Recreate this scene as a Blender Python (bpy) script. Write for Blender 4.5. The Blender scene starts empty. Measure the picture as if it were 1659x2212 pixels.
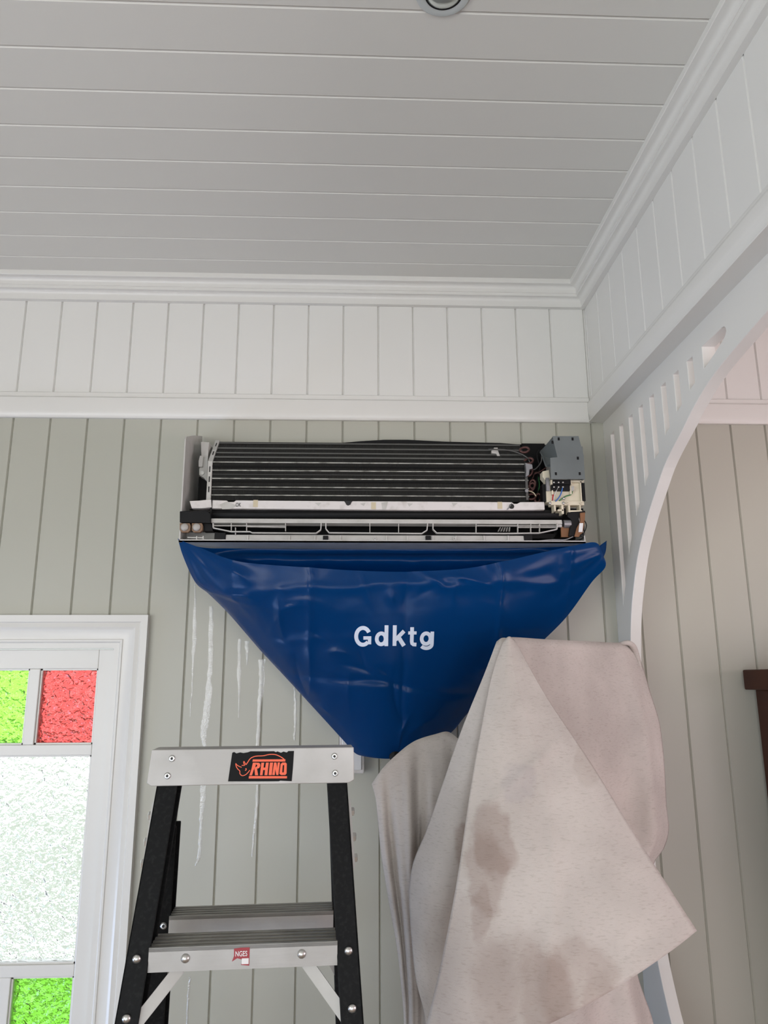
import bpy, bmesh, math, random
from mathutils import Vector, Matrix, noise
random.seed(7)

# ------------------------------------------------------------------ camera, world, light, exposure
scene = bpy.context.scene
COL = scene.collection
W, H = 1659.0, 2212.0
FPX = 1608.1
YAW, PITCH, ROLL = 0.04056558, 0.22288764, -0.0042567
EYE = Vector((0, 0, 1.87))
_f = Vector((math.sin(YAW) * math.cos(PITCH), math.cos(YAW) * math.cos(PITCH), math.sin(PITCH)))
_r = Vector((math.cos(YAW), -math.sin(YAW), 0))
_u = _r.cross(_f)
RX = _r * math.cos(ROLL) + _u * math.sin(ROLL)
RU = -_r * math.sin(ROLL) + _u * math.cos(ROLL)
RF = _f
cam_d = bpy.data.cameras.new('camera')
cam = bpy.data.objects.new('camera', cam_d)
COL.objects.link(cam)
cam_d.sensor_fit = 'HORIZONTAL'
cam_d.sensor_width = 36.0
cam_d.lens = FPX / W * 36.0
cam_d.clip_start = 0.02
cam_d.clip_end = 200
cam.matrix_world = Matrix(((RX.x, RU.x, -RF.x, EYE.x), (RX.y, RU.y, -RF.y, EYE.y), (RX.z, RU.z, -RF.z, EYE.z), (0, 0, 0, 1)))
scene.camera = cam

world = bpy.data.worlds.new('world')
scene.world = world
world.use_nodes = True
_n = world.node_tree.nodes
_n['Background'].inputs[0].default_value = (0.86, 0.93, 1.0, 1)
_n['Background'].inputs[1].default_value = 3.2

def area(name, loc, rot, sx, sy, power, col):
    l = bpy.data.lights.new(name, 'AREA')
    l.shape = 'RECTANGLE'; l.size = sx; l.size_y = sy; l.energy = power; l.color = col
    o = bpy.data.objects.new(name, l)
    o.location = loc; o.rotation_euler = rot
    COL.objects.link(o)
    return o
# daylight entering through the openings of the room behind and beside the camera, and of the room beyond the arch, plus an added fill there
area('daylight_rear', (-1.95, -2.74, 1.6), (math.radians(90), 0, 0), 1.1, 1.3, 7, (1.0, 0.96, 0.90))
area('daylight_rear_right', (0.25, -2.74, 1.6), (math.radians(90), 0, 0), 0.8, 1.3, 10, (1.0, 0.96, 0.90))
area('daylight_rear_low', (-1.0, -2.74, 0.42), (math.radians(90), 0, 0), 2.4, 0.75, 9, (0.36, 0.58, 1.0))
area('daylight_left_low', (-2.54, 1.3, 0.48), (math.radians(90), 0, math.radians(-90)), 1.4, 0.75, 15, (0.24, 0.47, 1.0))
area('daylight_left', (-2.54, -1.5, 1.65), (math.radians(90), 0, math.radians(-90)), 2.1, 1.3, 36, (1.0, 0.975, 0.93))
area('daylight_side_room', (3.34, 0.3, 1.4), (math.radians(90), 0, math.radians(90)), 1.6, 1.4, 21, (1.0, 0.68, 0.73))
area('fill_side_room_rear', (2.1, -2.74, 1.35), (math.radians(90), 0, 0), 1.6, 1.6, 25, (1.0, 0.68, 0.73))  # added fill light, evens out the wall beyond the arch

vs = scene.view_settings
vs.view_transform = 'Standard'
vs.look = 'None'
vs.gamma = 1
vs.use_curve_mapping = False
vs.exposure = 0.08
scene.display_settings.display_device = 'sRGB'
scene.cycles.use_denoising = True
scene.cycles.max_bounces = 10

# ------------------------------------------------------------------ helpers
def ray(x, y):
    return RX * ((x - W / 2) / FPX) + RU * (-(y - H / 2) / FPX) + RF
def at(x, y, Y):
    """photograph measurement -> world point on the vertical plane at distance Y"""
    d = ray(x, y)
    return EYE + d * (Y / d.y)

class MB:
    def __init__(s): s.v = []; s.f = []
    def add(s, vs_, fs):
        b = len(s.v); s.v += [tuple(p) for p in vs_]; s.f += [tuple(i + b for i in f) for f in fs]; return s
    def box(s, x0, x1, y0, y1, z0, z1):
        return s.add([(x0,y0,z0),(x1,y0,z0),(x1,y1,z0),(x0,y1,z0),(x0,y0,z1),(x1,y0,z1),(x1,y1,z1),(x0,y1,z1)],
                     [(0,3,2,1),(4,5,6,7),(0,1,5,4),(1,2,6,5),(2,3,7,6),(3,0,4,7)])
    def prism(s, pts, axis, a, b):
        """closed outline (2D) extruded from a to b along axis ('x': pts=(y,z), 'y': pts=(x,z), 'z': pts=(x,y))"""
        def mk(p, t):
            return (t, p[0], p[1]) if axis == 'x' else ((p[0], t, p[1]) if axis == 'y' else (p[0], p[1], t))
        n = len(pts)
        return s.add([mk(p, a) for p in pts] + [mk(p, b) for p in pts],
                     [tuple(range(n)), tuple(range(2 * n - 1, n - 1, -1))] + [(i, (i + 1) % n + 0, (i + 1) % n + n, i + n)[::-1] for i in range(n)])
    def tube(s, path, r, seg=8, caps=True):
        path = [Vector(p) for p in path]; rings = []
        up = None
        for i, p in enumerate(path):
            d = (path[min(i + 1, len(path) - 1)] - path[max(i - 1, 0)]).normalized()
            if up is None:
                up = Vector((0, 0, 1)) if abs(d.z) < .9 else Vector((1, 0, 0))
            sde = d.cross(up).normalized(); up = sde.cross(d).normalized()
            rr = r[i] if isinstance(r, (list, tuple)) else r
            rings.append([p + (sde * math.cos(a) + up * math.sin(a)) * rr for a in [2 * math.pi * k / seg for k in range(seg)]])
        vs_ = [q for g in rings for q in g]; fs = []
        for i in range(len(rings) - 1):
            for k in range(seg):
                fs.append((i*seg+k, i*seg+(k+1) % seg, (i+1)*seg+(k+1) % seg, (i+1)*seg+k))
        if caps:
            fs.append(tuple(range(seg))[::-1]); fs.append(tuple((len(rings)-1)*seg + k for k in range(seg)))
        return s.add(vs_, fs)
    def lathe(s, prof, origin, axis, seg=20):
        """prof: list of (radius, along axis)"""
        axis = Vector(axis).normalized(); o = Vector(origin)
        a = axis.orthogonal().normalized(); b = axis.cross(a)
        vs_ = []; fs = []
        for r, t in prof:
            for k in range(seg):
                an = 2 * math.pi * k / seg
                vs_.append(o + axis * t + (a * math.cos(an) + b * math.sin(an)) * r)
        for i in range(len(prof) - 1):
            for k in range(seg):
                fs.append((i*seg+k, i*seg+(k+1) % seg, (i+1)*seg+(k+1) % seg, (i+1)*seg+k))
        fs.append(tuple(range(seg))[::-1]); fs.append(tuple((len(prof)-1)*seg+k for k in range(seg)))
        return s.add(vs_, fs)
    def bar(s, a, b, w, h, up=(0, 0, 1)):
        a = Vector(a); b = Vector(b); d = (b - a).normalized()
        sd = d.cross(Vector(up)).normalized() * w / 2; u = sd.cross(d).normalized() * h / 2
        vs_ = [p + i * sd + j * u for p in (a, b) for i, j in ((-1,-1),(1,-1),(1,1),(-1,1))]
        return s.add(vs_, [(0,1,2,3)[::-1],(4,5,6,7),(0,1,5,4),(1,2,6,5),(2,3,7,6),(3,0,4,7)])
    def grid(s, P):
        nv = len(P); nu = len(P[0])
        return s.add([p for r in P for p in r], [(j*nu+i, (j+1)*nu+i, (j+1)*nu+i+1, j*nu+i+1) for j in range(nv-1) for i in range(nu-1)])
    def mesh(s, name):
        me = bpy.data.meshes.new(name); me.from_pydata(s.v, [], s.f); me.validate()
        bm = bmesh.new(); bm.from_mesh(me); bmesh.ops.recalc_face_normals(bm, faces=bm.faces); bm.to_mesh(me); bm.free()
        return me
    def build(s, name, mat, parent=None, smooth=False, bevel=0, auto=False):
        me = s.mesh(name)
        if smooth:
            for p in me.polygons: p.use_smooth = True
        if auto:
            for p in me.polygons: p.use_smooth = True
            me.set_sharp_from_angle(angle=math.radians(35))
        me.materials.append(mat)
        o = bpy.data.objects.new(name, me); COL.objects.link(o)
        if parent:
            o.parent = parent
        if bevel:
            m = o.modifiers.new('bevel', 'BEVEL'); m.width = bevel; m.segments = 2; m.limit_method = 'ANGLE'
        return o

def empty(name, loc=(0, 0, 0), rz=0):
    o = bpy.data.objects.new(name, None); o.location = loc; o.rotation_euler.z = rz; COL.objects.link(o); return o
def tag(o, label, cat, group=None):
    o['label'] = label; o['category'] = cat
    if group: o['group'] = group
    return o
def struct(o):
    o['kind'] = 'structure'; return o
def local(parent, o):
    """meshes are written in world space; hang them under a moved parent without moving them"""
    o.parent = parent
    o.matrix_parent_inverse = Matrix.LocRotScale(parent.location, parent.rotation_euler, None).inverted()
    return o

def catmull(pts, n):
    """n samples, even along a smooth curve through pts (Vectors)"""
    pts = [Vector(p) for p in pts]
    if len(pts) == 2: dense = [pts[0].lerp(pts[1], k / 40) for k in range(41)]
    else:
        ext = [pts[0] * 2 - pts[1]] + pts + [pts[-1] * 2 - pts[-2]]
        dense = []
        for i in range(1, len(ext) - 2):
            p0, p1, p2, p3 = ext[i-1:i+3]
            for k in range(16):
                t = k / 16
                dense.append(0.5 * ((2*p1) + (p2-p0)*t + (2*p0-5*p1+4*p2-p3)*t*t + (3*p1-p0-3*p2+p3)*t**3))
        dense.append(pts[-1])
    L = [0]
    for a, b in zip(dense, dense[1:]): L.append(L[-1] + (b - a).length)
    out = []; j = 0
    for k in range(n):
        t = L[-1] * k / (n - 1)
        while j < len(L) - 2 and L[j+1] < t: j += 1
        w = (t - L[j]) / max(1e-9, L[j+1] - L[j])
        out.append(dense[j].lerp(dense[j+1], min(1, max(0, w))))
    return out
def coons(top, bottom, left, right, nu, nv, disp=None):
    T = catmull(top, nu); B = catmull(bottom, nu); Lc = catmull(left, nv); Rc = catmull(right, nv)
    P = []
    for j in range(nv):
        v = j / (nv - 1); row = []
        for i in range(nu):
            u = i / (nu - 1)
            p = T[i]*(1-v) + B[i]*v + Lc[j]*(1-u) + Rc[j]*u - (T[0]*(1-u)*(1-v) + T[-1]*u*(1-v) + B[0]*(1-u)*v + B[-1]*u*v)
            if disp: p = p + disp(u, v, p)
            row.append(p)
        P.append(row)
    return P

# ------------------------------------------------------------------ materials
def mat(name, col, rough=0.5, metal=0.0, spec=0.5, bump=None, var=None, coat=0.0, trans=0.0):
    m = bpy.data.materials.new(name); m.use_nodes = True
    nt = m.node_tree; b = nt.nodes['Principled BSDF']
    b.inputs['Base Color'].default_value = (*col, 1)
    b.inputs['Roughness'].default_value = rough; b.inputs['Metallic'].default_value = metal
    b.inputs['Specular IOR Level'].default_value = spec
    b.inputs['Coat Weight'].default_value = coat; b.inputs['Coat Roughness'].default_value = 0.12
    b.inputs['Transmission Weight'].default_value = trans
    tc = nt.nodes.new('ShaderNodeTexCoord')
    if var:                                   # (scale, second colour, low, high)
        nz = nt.nodes.new('ShaderNodeTexNoise'); nz.inputs['Scale'].default_value = var[0]; nz.inputs['Detail'].default_value = 5
        rp = nt.nodes.new('ShaderNodeValToRGB')
        rp.color_ramp.elements[0].position = var[2]; rp.color_ramp.elements[0].color = (*col, 1)
        rp.color_ramp.elements[1].position = var[3]; rp.color_ramp.elements[1].color = (*var[1], 1)
        nt.links.new(tc.outputs['Object'], nz.inputs['Vector']); nt.links.new(nz.outputs['Fac'], rp.inputs['Fac'])
        nt.links.new(rp.outputs['Color'], b.inputs['Base Color'])
    if bump:                                  # (scale, strength, (sx,sy,sz))
        mp = nt.nodes.new('ShaderNodeMapping'); mp.inputs['Scale'].default_value = bump[2] if len(bump) > 2 else (1, 1, 1)
        nz = nt.nodes.new('ShaderNodeTexNoise'); nz.inputs['Scale'].default_value = bump[0]; nz.inputs['Detail'].default_value = 4
        bp = nt.nodes.new('ShaderNodeBump'); bp.inputs['Strength'].default_value = bump[1]; bp.inputs['Distance'].default_value = 0.004
        nt.links.new(tc.outputs['Object'], mp.inputs['Vector']); nt.links.new(mp.outputs['Vector'], nz.inputs['Vector'])
        nt.links.new(nz.outputs['Fac'], bp.inputs['Height']); nt.links.new(bp.outputs['Normal'], b.inputs['Normal'])
    return m

M = {}
M['white_paint'] = mat('white_paint', (0.72, 0.712, 0.675), 0.36, bump=(14, 0.05))
M['wall_paint'] = mat('wall_paint', (0.44, 0.435, 0.37), 0.33, bump=(14, 0.05))
M['ceiling_paint'] = mat('ceiling_paint', (0.66, 0.65, 0.605), 0.5, bump=(14, 0.05))
M['trim_paint'] = mat('trim_paint', (0.705, 0.694, 0.655), 0.3, bump=(20, 0.04))
M['floor'] = mat('floor_timber', (0.33, 0.22, 0.13), 0.35, var=(6, (0.24, 0.15, 0.085), 0.35, 0.7))
M['plain'] = mat('shell_paint', (0.72, 0.71, 0.68), 0.6)
M['cream'] = mat('cream_plastic', (0.66, 0.60, 0.46), 0.45)
M['unit_white'] = mat('unit_plastic', (0.50, 0.49, 0.46), 0.42, var=(30, (0.42, 0.41, 0.375), 0.45, 0.75))
M['tray_white'] = mat('tray_foam', (0.66, 0.63, 0.61), 0.6, var=(40, (0.52, 0.49, 0.455), 0.52, 0.75))
M['black_plastic'] = mat('black_plastic', (0.006, 0.006, 0.0065), 0.5, spec=0.2)
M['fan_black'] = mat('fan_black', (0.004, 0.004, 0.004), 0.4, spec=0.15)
M['grey_metal'] = mat('grey_box_metal', (0.145, 0.165, 0.165), 0.5, var=(9, (0.12, 0.135, 0.135), 0.4, 0.7))
M['fin'] = mat('coil_fins', (0.013, 0.013, 0.0115), 0.55, metal=0.1, spec=0.2, bump=(500, 0.6, (1, 0.02, 0.02)))
M['tube_alu'] = mat('coil_edge', (0.42, 0.42, 0.39), 0.35, metal=0.6, var=(40, (0.20, 0.2, 0.18), 0.4, 0.6))
M['tube_dim'] = mat('coil_edge_dim', (0.10, 0.10, 0.094), 0.4, metal=0.5)  # dimness of the tilted upper coil rows painted in; also used for pipes
M['copper'] = mat('aged_copper', (0.10, 0.045, 0.04), 0.4, metal=0.5)
M['steel'] = mat('steel', (0.55, 0.55, 0.53), 0.3, metal=0.9)
M['motor_grey'] = mat('motor_grey', (0.27, 0.27, 0.28), 0.4, metal=0.6)
M['pcb'] = mat('circuit_board', (0.20, 0.085, 0.03), 0.5)
M['lens_brown'] = mat('lens_frame', (0.20, 0.12, 0.07), 0.5)
M['lens'] = mat('sensor_dome', (0.40, 0.38, 0.35), 0.35)
M['tape'] = mat('masking_tape', (0.55, 0.48, 0.33), 0.6)
M['red'] = mat('wire_red', (0.45, 0.02, 0.02), 0.4)
M['blue'] = mat('wire_blue', (0.03, 0.13, 0.42), 0.4)
M['green'] = mat('wire_green', (0.03, 0.17, 0.05), 0.4)
M['white_wire'] = mat('wire_white', (0.6, 0.6, 0.58), 0.4)
M['alu'] = mat('brushed_aluminium', (0.375, 0.365, 0.345), 0.5, metal=0.45, bump=(60, 0.12, (0.08, 1, 1)), var=(7, (0.50, 0.49, 0.475), 0.4, 0.75))
M['alu_dark'] = mat('worn_tread', (0.40, 0.39, 0.35), 0.45, metal=0.6, var=(12, (0.24, 0.235, 0.21), 0.35, 0.7))
M['fibre'] = mat('black_fibreglass', (0.005, 0.0055, 0.006), 0.55, spec=0.14, var=(160, (0.012, 0.013, 0.013), 0.5, 0.72), bump=(300, 0.05))
M['sticker'] = mat('sticker_black', (0.004, 0.004, 0.004), 0.5, spec=0.15)
M['orange'] = mat('sticker_orange', (0.80, 0.115, 0.04), 0.45)
M['print_white'] = mat('white_print', (0.66, 0.72, 0.83), 0.35)
M['ink'] = mat('black_ink', (0.01, 0.01, 0.01), 0.6)
M['label_red'] = mat('label_red', (0.30, 0.03, 0.04), 0.5)
M['label_white'] = mat('label_white', (0.7, 0.7, 0.7), 0.5)
M['dark_wood'] = mat('dark_timber', (0.055, 0.016, 0.007), 0.45, spec=0.2, var=(5, (0.032, 0.009, 0.005), 0.4, 0.7), bump=(30, 0.1, (1, 1, .1)))
M['lamp_trim'] = mat('downlight_trim', (0.50, 0.53, 0.52), 0.4)
M['lamp_glass'] = mat('downlight_reflector', (0.6, 0.63, 0.60), 0.15, metal=0.7)
M['backdrop'] = mat('backdrop_grey_green', (0.36, 0.38, 0.32), 0.7, var=(3, (0.46, 0.48, 0.40), 0.4, 0.6))  # tone of the added backdrop behind the panes
M['lawn'] = mat('pale_paving', (0.78, 0.78, 0.75), 0.8)

def bag_mat():
    m = mat('blue_vinyl', (0.0004, 0.042, 0.165), 0.22, spec=0.22)
    nt = m.node_tree; b = nt.nodes['Principled BSDF']
    tc = nt.nodes.new('ShaderNodeTexCoord')
    n1 = nt.nodes.new('ShaderNodeTexNoise'); n1.inputs['Scale'].default_value = 22; n1.inputs['Detail'].default_value = 3
    n2 = nt.nodes.new('ShaderNodeTexNoise'); n2.inputs['Scale'].default_value = 700; n2.inputs['Detail'].default_value = 2
    b1 = nt.nodes.new('ShaderNodeBump'); b1.inputs['Strength'].default_value = 0.12; b1.inputs['Distance'].default_value = 0.004
    b2 = nt.nodes.new('ShaderNodeBump'); b2.inputs['Strength'].default_value = 0.12; b2.inputs['Distance'].default_value = 0.001
    nt.links.new(tc.outputs['Object'], n1.inputs['Vector']); nt.links.new(tc.outputs['Object'], n2.inputs['Vector'])
    nt.links.new(n1.outputs['Fac'], b1.inputs['Height']); nt.links.new(n2.outputs['Fac'], b2.inputs['Height'])
    nt.links.new(b1.outputs['Normal'], b2.inputs['Normal']); nt.links.new(b2.outputs['Normal'], b.inputs['Normal'])
    tl = nt.nodes.new('ShaderNodeBsdfTranslucent'); tl.inputs['Color'].default_value = (0.001, 0.14, 0.45, 1)
    mx = nt.nodes.new('ShaderNodeMixShader'); mx.inputs[0].default_value = 0.34
    nt.links.new(b.outputs[0], mx.inputs[1]); nt.links.new(tl.outputs[0], mx.inputs[2]); nt.links.new(mx.outputs[0], nt.nodes['Material Output'].inputs['Surface'])
    return m
M['bag'] = bag_mat()

def cloth_mat(stains=()):
    m = bpy.data.materials.new('canvas'); m.use_nodes = True
    nt = m.node_tree; L = nt.links; b = nt.nodes['Principled BSDF']
    b.inputs['Roughness'].default_value = 0.95; b.inputs['Specular IOR Level'].default_value = 0.1
    tc = nt.nodes.new('ShaderNodeTexCoord')
    def N(t, **k):
        n = nt.nodes.new(t)
        for a, v in k.items(): n.inputs[a].default_value = v
        return n
    big = N('ShaderNodeTexNoise', Scale=7.0, Detail=6.0); L.new(tc.outputs['Object'], big.inputs['Vector'])
    r1 = nt.nodes.new('ShaderNodeValToRGB')
    r1.color_ramp.elements[0].position = 0.36; r1.color_ramp.elements[0].color = (0.425, 0.388, 0.358, 1)
    r1.color_ramp.elements[1].position = 0.66; r1.color_ramp.elements[1].color = (0.515, 0.472, 0.437, 1)
    L.new(big.outputs['Fac'], r1.inputs['Fac'])
    # linen flecks
    mp = N('ShaderNodeMapping'); mp.inputs['Scale'].default_value = (90, 90, 380); mp.inputs['Rotation'].default_value = (0, 0.45, 0)
    L.new(tc.outputs['Object'], mp.inputs['Vector'])
    fl = N('ShaderNodeTexNoise', Scale=1.0, Detail=4.0); L.new(mp.outputs['Vector'], fl.inputs['Vector'])
    r2 = nt.nodes.new('ShaderNodeValToRGB')
    r2.color_ramp.elements[0].position = 0.26; r2.color_ramp.elements[0].color = (0.84, 0.83, 0.81, 1)
    r2.color_ramp.elements[1].position = 0.47; r2.color_ramp.elements[1].color = (1, 1, 1, 1)
    L.new(fl.outputs['Fac'], r2.inputs['Fac'])
    mx = nt.nodes.new('ShaderNodeMix'); mx.data_type = 'RGBA'; mx.blend_type = 'MULTIPLY'; mx.inputs[0].default_value = 1
    L.new(r1.outputs['Color'], mx.inputs[6]); L.new(r2.outputs['Color'], mx.inputs[7])
    cur = mx.outputs[2]
    if stains:
        wob = N('ShaderNodeTexNoise', Scale=16.0, Detail=4.0); L.new(tc.outputs['Object'], wob.inputs['Vector'])
        sb = nt.nodes.new('ShaderNodeVectorMath'); sb.operation = 'MULTIPLY_ADD'
        sb.inputs[1].default_value = (0.07, 0.07, 0.07); sb.inputs[2].default_value = (-0.035, -0.035, -0.035)
        L.new(wob.outputs['Color'], sb.inputs[0])
        ad = nt.nodes.new('ShaderNodeVectorMath'); ad.operation = 'ADD'
        L.new(tc.outputs['Object'], ad.inputs[0]); L.new(sb.outputs[0], ad.inputs[1])
        for (c, r, col, fac) in stains:
            s1 = nt.nodes.new('ShaderNodeVectorMath'); s1.operation = 'SUBTRACT'; s1.inputs[1].default_value = c
            L.new(ad.outputs[0], s1.inputs[0])
            s2 = nt.nodes.new('ShaderNodeVectorMath'); s2.operation = 'DIVIDE'; s2.inputs[1].default_value = r
            L.new(s1.outputs[0], s2.inputs[0])
            ln = nt.nodes.new('ShaderNodeVectorMath'); ln.operation = 'LENGTH'; L.new(s2.outputs[0], ln.inputs[0])
            mr = N('ShaderNodeMapRange'); mr.inputs[1].default_value = 0.80; mr.inputs[2].default_value = 1.06
            mr.inputs[3].default_value = fac; mr.inputs[4].default_value = 0
            L.new(ln.outputs['Value'], mr.inputs[0])
            mm = nt.nodes.new('ShaderNodeMix'); mm.data_type = 'RGBA'; mm.blend_type = 'MULTIPLY'; mm.inputs[7].default_value = (*col, 1)
            L.new(mr.outputs[0], mm.inputs[0]); L.new(cur, mm.inputs[6]); cur = mm.outputs[2]
    L.new(cur, b.inputs['Base Color'])
    wv = N('ShaderNodeTexNoise', Scale=900.0, Detail=2.0); L.new(tc.outputs['Object'], wv.inputs['Vector'])
    bp = N('ShaderNodeBump', Strength=0.25, Distance=0.002); L.new(wv.outputs['Fac'], bp.inputs['Height'])
    wr = N('ShaderNodeTexNoise', Scale=18.0, Detail=4.0); L.new(tc.outputs['Object'], wr.inputs['Vector'])
    bp2 = N('ShaderNodeBump', Strength=0.18, Distance=0.01); L.new(wr.outputs['Fac'], bp2.inputs['Height'])
    L.new(bp.outputs['Normal'], bp2.inputs['Normal']); L.new(bp2.outputs['Normal'], b.inputs['Normal'])
    return m

def glass_mat(name, col):
    m = bpy.data.materials.new(name); m.use_nodes = True
    nt = m.node_tree; L = nt.links; b = nt.nodes['Principled BSDF']
    b.inputs['Base Color'].default_value = (*col, 1); b.inputs['Roughness'].default_value = 0.03
    b.inputs['Transmission Weight'].default_value = 1.0; b.inputs['IOR'].default_value = 1.45
    tc = nt.nodes.new('ShaderNodeTexCoord')
    wob = nt.nodes.new('ShaderNodeTexNoise'); wob.inputs['Scale'].default_value = 60
    L.new(tc.outputs['Object'], wob.inputs['Vector'])
    sc = nt.nodes.new('ShaderNodeVectorMath'); sc.operation = 'MULTIPLY_ADD'; sc.inputs[1].default_value = (0.016,) * 3
    L.new(wob.outputs['Color'], sc.inputs[0]); L.new(tc.outputs['Object'], sc.inputs[2])
    vo = nt.nodes.new('ShaderNodeTexVoronoi'); vo.feature = 'SMOOTH_F1'; vo.inputs['Scale'].default_value = 52; vo.inputs['Smoothness'].default_value = 0.35
    L.new(sc.outputs[0], vo.inputs['Vector'])
    bp = nt.nodes.new('ShaderNodeBump'); bp.inputs['Strength'].default_value = 1.0; bp.inputs['Distance'].default_value = 0.009
    L.new(vo.outputs['Distance'], bp.inputs['Height']); L.new(bp.outputs['Normal'], b.inputs['Normal'])
    return m
M['glass_clear'] = glass_mat('hammered_glass_clear', (0.97, 0.99, 0.98))
M['glass_red'] = glass_mat('hammered_glass_red', (0.50, 0.062, 0.055))
M['glass_green'] = glass_mat('hammered_glass_green', (0.23, 0.64, 0.06))

def water_mat():
    m = bpy.data.materials.new('water_film'); m.use_nodes = True
    nt = m.node_tree; L = nt.links; nt.nodes.remove(nt.nodes['Principled BSDF'])
    out = nt.nodes['Material Output']
    tr = nt.nodes.new('ShaderNodeBsdfTransparent'); gl = nt.nodes.new('ShaderNodeBsdfGlossy'); gl.inputs['Roughness'].default_value = 0.12
    tc = nt.nodes.new('ShaderNodeTexCoord')
    nz = nt.nodes.new('ShaderNodeTexNoise'); nz.inputs['Scale'].default_value = 320; L.new(tc.outputs['Object'], nz.inputs['Vector'])
    bp = nt.nodes.new('ShaderNodeBump'); bp.inputs['Strength'].default_value = 0.5; bp.inputs['Distance'].default_value = 0.003
    L.new(nz.outputs['Fac'], bp.inputs['Height']); L.new(bp.outputs['Normal'], gl.inputs['Normal'])
    mx = nt.nodes.new('ShaderNodeMixShader'); mx.inputs[0].default_value = 0.24
    L.new(tr.outputs[0], mx.inputs[1]); L.new(gl.outputs[0], mx.inputs[2]); L.new(mx.outputs[0], out.inputs['Surface'])
    return m
M['water'] = water_mat()

# ------------------------------------------------------------------ the room
YW = 2.2            # face of the boarded back wall
XR = 0.748          # face of the boarded frieze on the right
ZC = 3.125          # ceiling
XL, YB, XE = -2.6, -2.8, 3.4
PW = 0.1117         # board pitch
RAIL0, RAIL1 = 2.658, 2.742
CH, CD = 0.0036, 0.0055

struct(MB().box(XL - .1, XE + .1, YB - .1, YW + .13, -0.1, 0.0).build('floor', M['floor']))
ceil = struct(MB().box(XL - .1, XE + .1, YB - .1, YW + .13, ZC + .012, ZC + .1).build('ceiling', M['ceiling_paint']))
WX0, WX1, WZ0, WZ1 = -1.325, -0.683, 0.82, 1.965      # window opening in the back wall
wb = MB()
wb.box(XL, WX0, YW + .012, YW + .13, 0, ZC + .012); wb.box(WX1, XE, YW + .012, YW + .13, 0, ZC + .012)
wb.box(WX0, WX1, YW + .012, YW + .13, 0, WZ0); wb.box(WX0, WX1, YW + .012, YW + .13, WZ1, ZC + .012)
wall_back = struct(wb.build('wall_back', M['wall_paint']))

def board_profile(a, b, front, back, s=1, ca=True, cb=True):
    """2D section: across (a..b), face towards the room at `front`"""
    d = 1 if back > front else -1
    p = []
    p += [(a, back), (b, back)]
    p += [(b, front + d * CD), (b - CH, front)] if cb else [(b, front)]
    p += [(a + CH, front), (a, front + d * CD)] if ca else [(a, front)]
    return p
def vboard(m, x0, x1, z0, z1, ca=True, cb=True):
    m.prism(board_profile(x0, x1, YW, YW + .012, ca=ca, cb=cb), 'z', z0, z1)

gx = 0.744

for k in range(-29, 23):                       # lower boards, painted grey green
    x0, x1 = gx + k * PW, gx + (k + 1) * PW
    m = MB()
    ox0, ox1 = WX0, WX1
    if x1 <= ox0 or x0 >= ox1:
        vboard(m, x0, x1, 0, 2.70)
    else:
        if x0 < ox0: vboard(m, x0, ox0, 0, 2.70, True, False)
        if x1 > ox1: vboard(m, ox1, x1, 0, 2.70, False, True)
        a, b = max(x0, ox0), min(x1, ox1)
        vboard(m, a, b, 0, WZ0, a == x0, b == x1); vboard(m, a, b, WZ1, 2.70, a == x0, b == x1)
    m.build('board', M['wall_paint'], wall_back)
for k in range(-29, 23):                       # frieze boards above the picture rail, white
    x0, x1 = gx + k * PW, gx + (k + 1) * PW
    m = MB(); vboard(m, x0, x1, 2.70, ZC)
    m.build('board', M['white_paint'], wall_back)
# ceiling boards, running left to right
gy = 2.064
for k in range(-44, 2):
    y0, y1 = gy + k * 0.1106, gy + (k + 1) * 0.1106
    MB().prism(board_profile(y0, min(y1, YW), ZC, ZC + .012), 'x', XL, XE).build('board', M['ceiling_paint'], ceil)

# right wall: header over the arch, with frieze boards
AX0, AX1 = 0.781, 0.812
wr = MB()
wr.box(XR + .012, 0.85, -0.212, YW + .005, RAIL0 + .002, ZC + .012)
wr.box(XR + .012, 0.85, YB, -0.212, 0, ZC + .012)
wall_right = struct(wr.build('wall_right', M['white_paint']))
y = 1.183 - PW * 34
for k in range(44):
    y0, y1 = y + k * PW, min(y + (k + 1) * PW, YW)
    if y1 - y0 < 0.01: continue
    z0 = RAIL0 + .01 if y0 > -0.25 else 0
    MB().prism(board_profile(y0, y1, XR, XR + .012), 'z', z0, ZC).build('board', M['white_paint'], wall_right)
for o in [o for o in wall_right.children]:      # section is (y, x): turn it into the wall's plane
    me = o.data
    for v in me.vertices: v.co = (v.co.y, v.co.x, v.co.z)
    me.flip_normals()

# unseen shell of both rooms, with the daylight openings
def wall_with_opening(name, axis, pos, thick, a0, a1, o0, o1, z0, z1):
    m = MB()
    def bx(p, q, r, s):
        if axis == 'y': m.box(p, q, min(pos, pos + thick), max(pos, pos + thick), r, s)
        else: m.box(min(pos, pos + thick), max(pos, pos + thick), p, q, r, s)
    bx(a0, o0, 0, ZC + .012); bx(o1, a1, 0, ZC + .012); bx(o0, o1, 0, z0); bx(o0, o1, z1, ZC + .012)
    return struct(m.build(name, M['plain']))
m = MB()
_ops = [(-2.5, -1.4, .95, 2.25), (-.15, .65, .95, 2.25), (-2.2, .2, .04, .8), (1.3, 2.9, .55, 2.15)]
_xs = sorted({XL - .1, XE + .1, *[o_[0] for o_ in _ops], *[o_[1] for o_ in _ops]}); _zs = sorted({0, ZC + .012, *[o_[2] for o_ in _ops], *[o_[3] for o_ in _ops]})
for a_, b_, c_, d_ in [(xa, xb, za, zb) for xa, xb in zip(_xs, _xs[1:]) for za, zb in zip(_zs, _zs[1:]) if not any(o_[0] <= xa and xb <= o_[1] and o_[2] <= za and zb <= o_[3] for o_ in _ops)]:
    m.box(a_, b_, YB - .1, YB, c_, d_)
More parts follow.
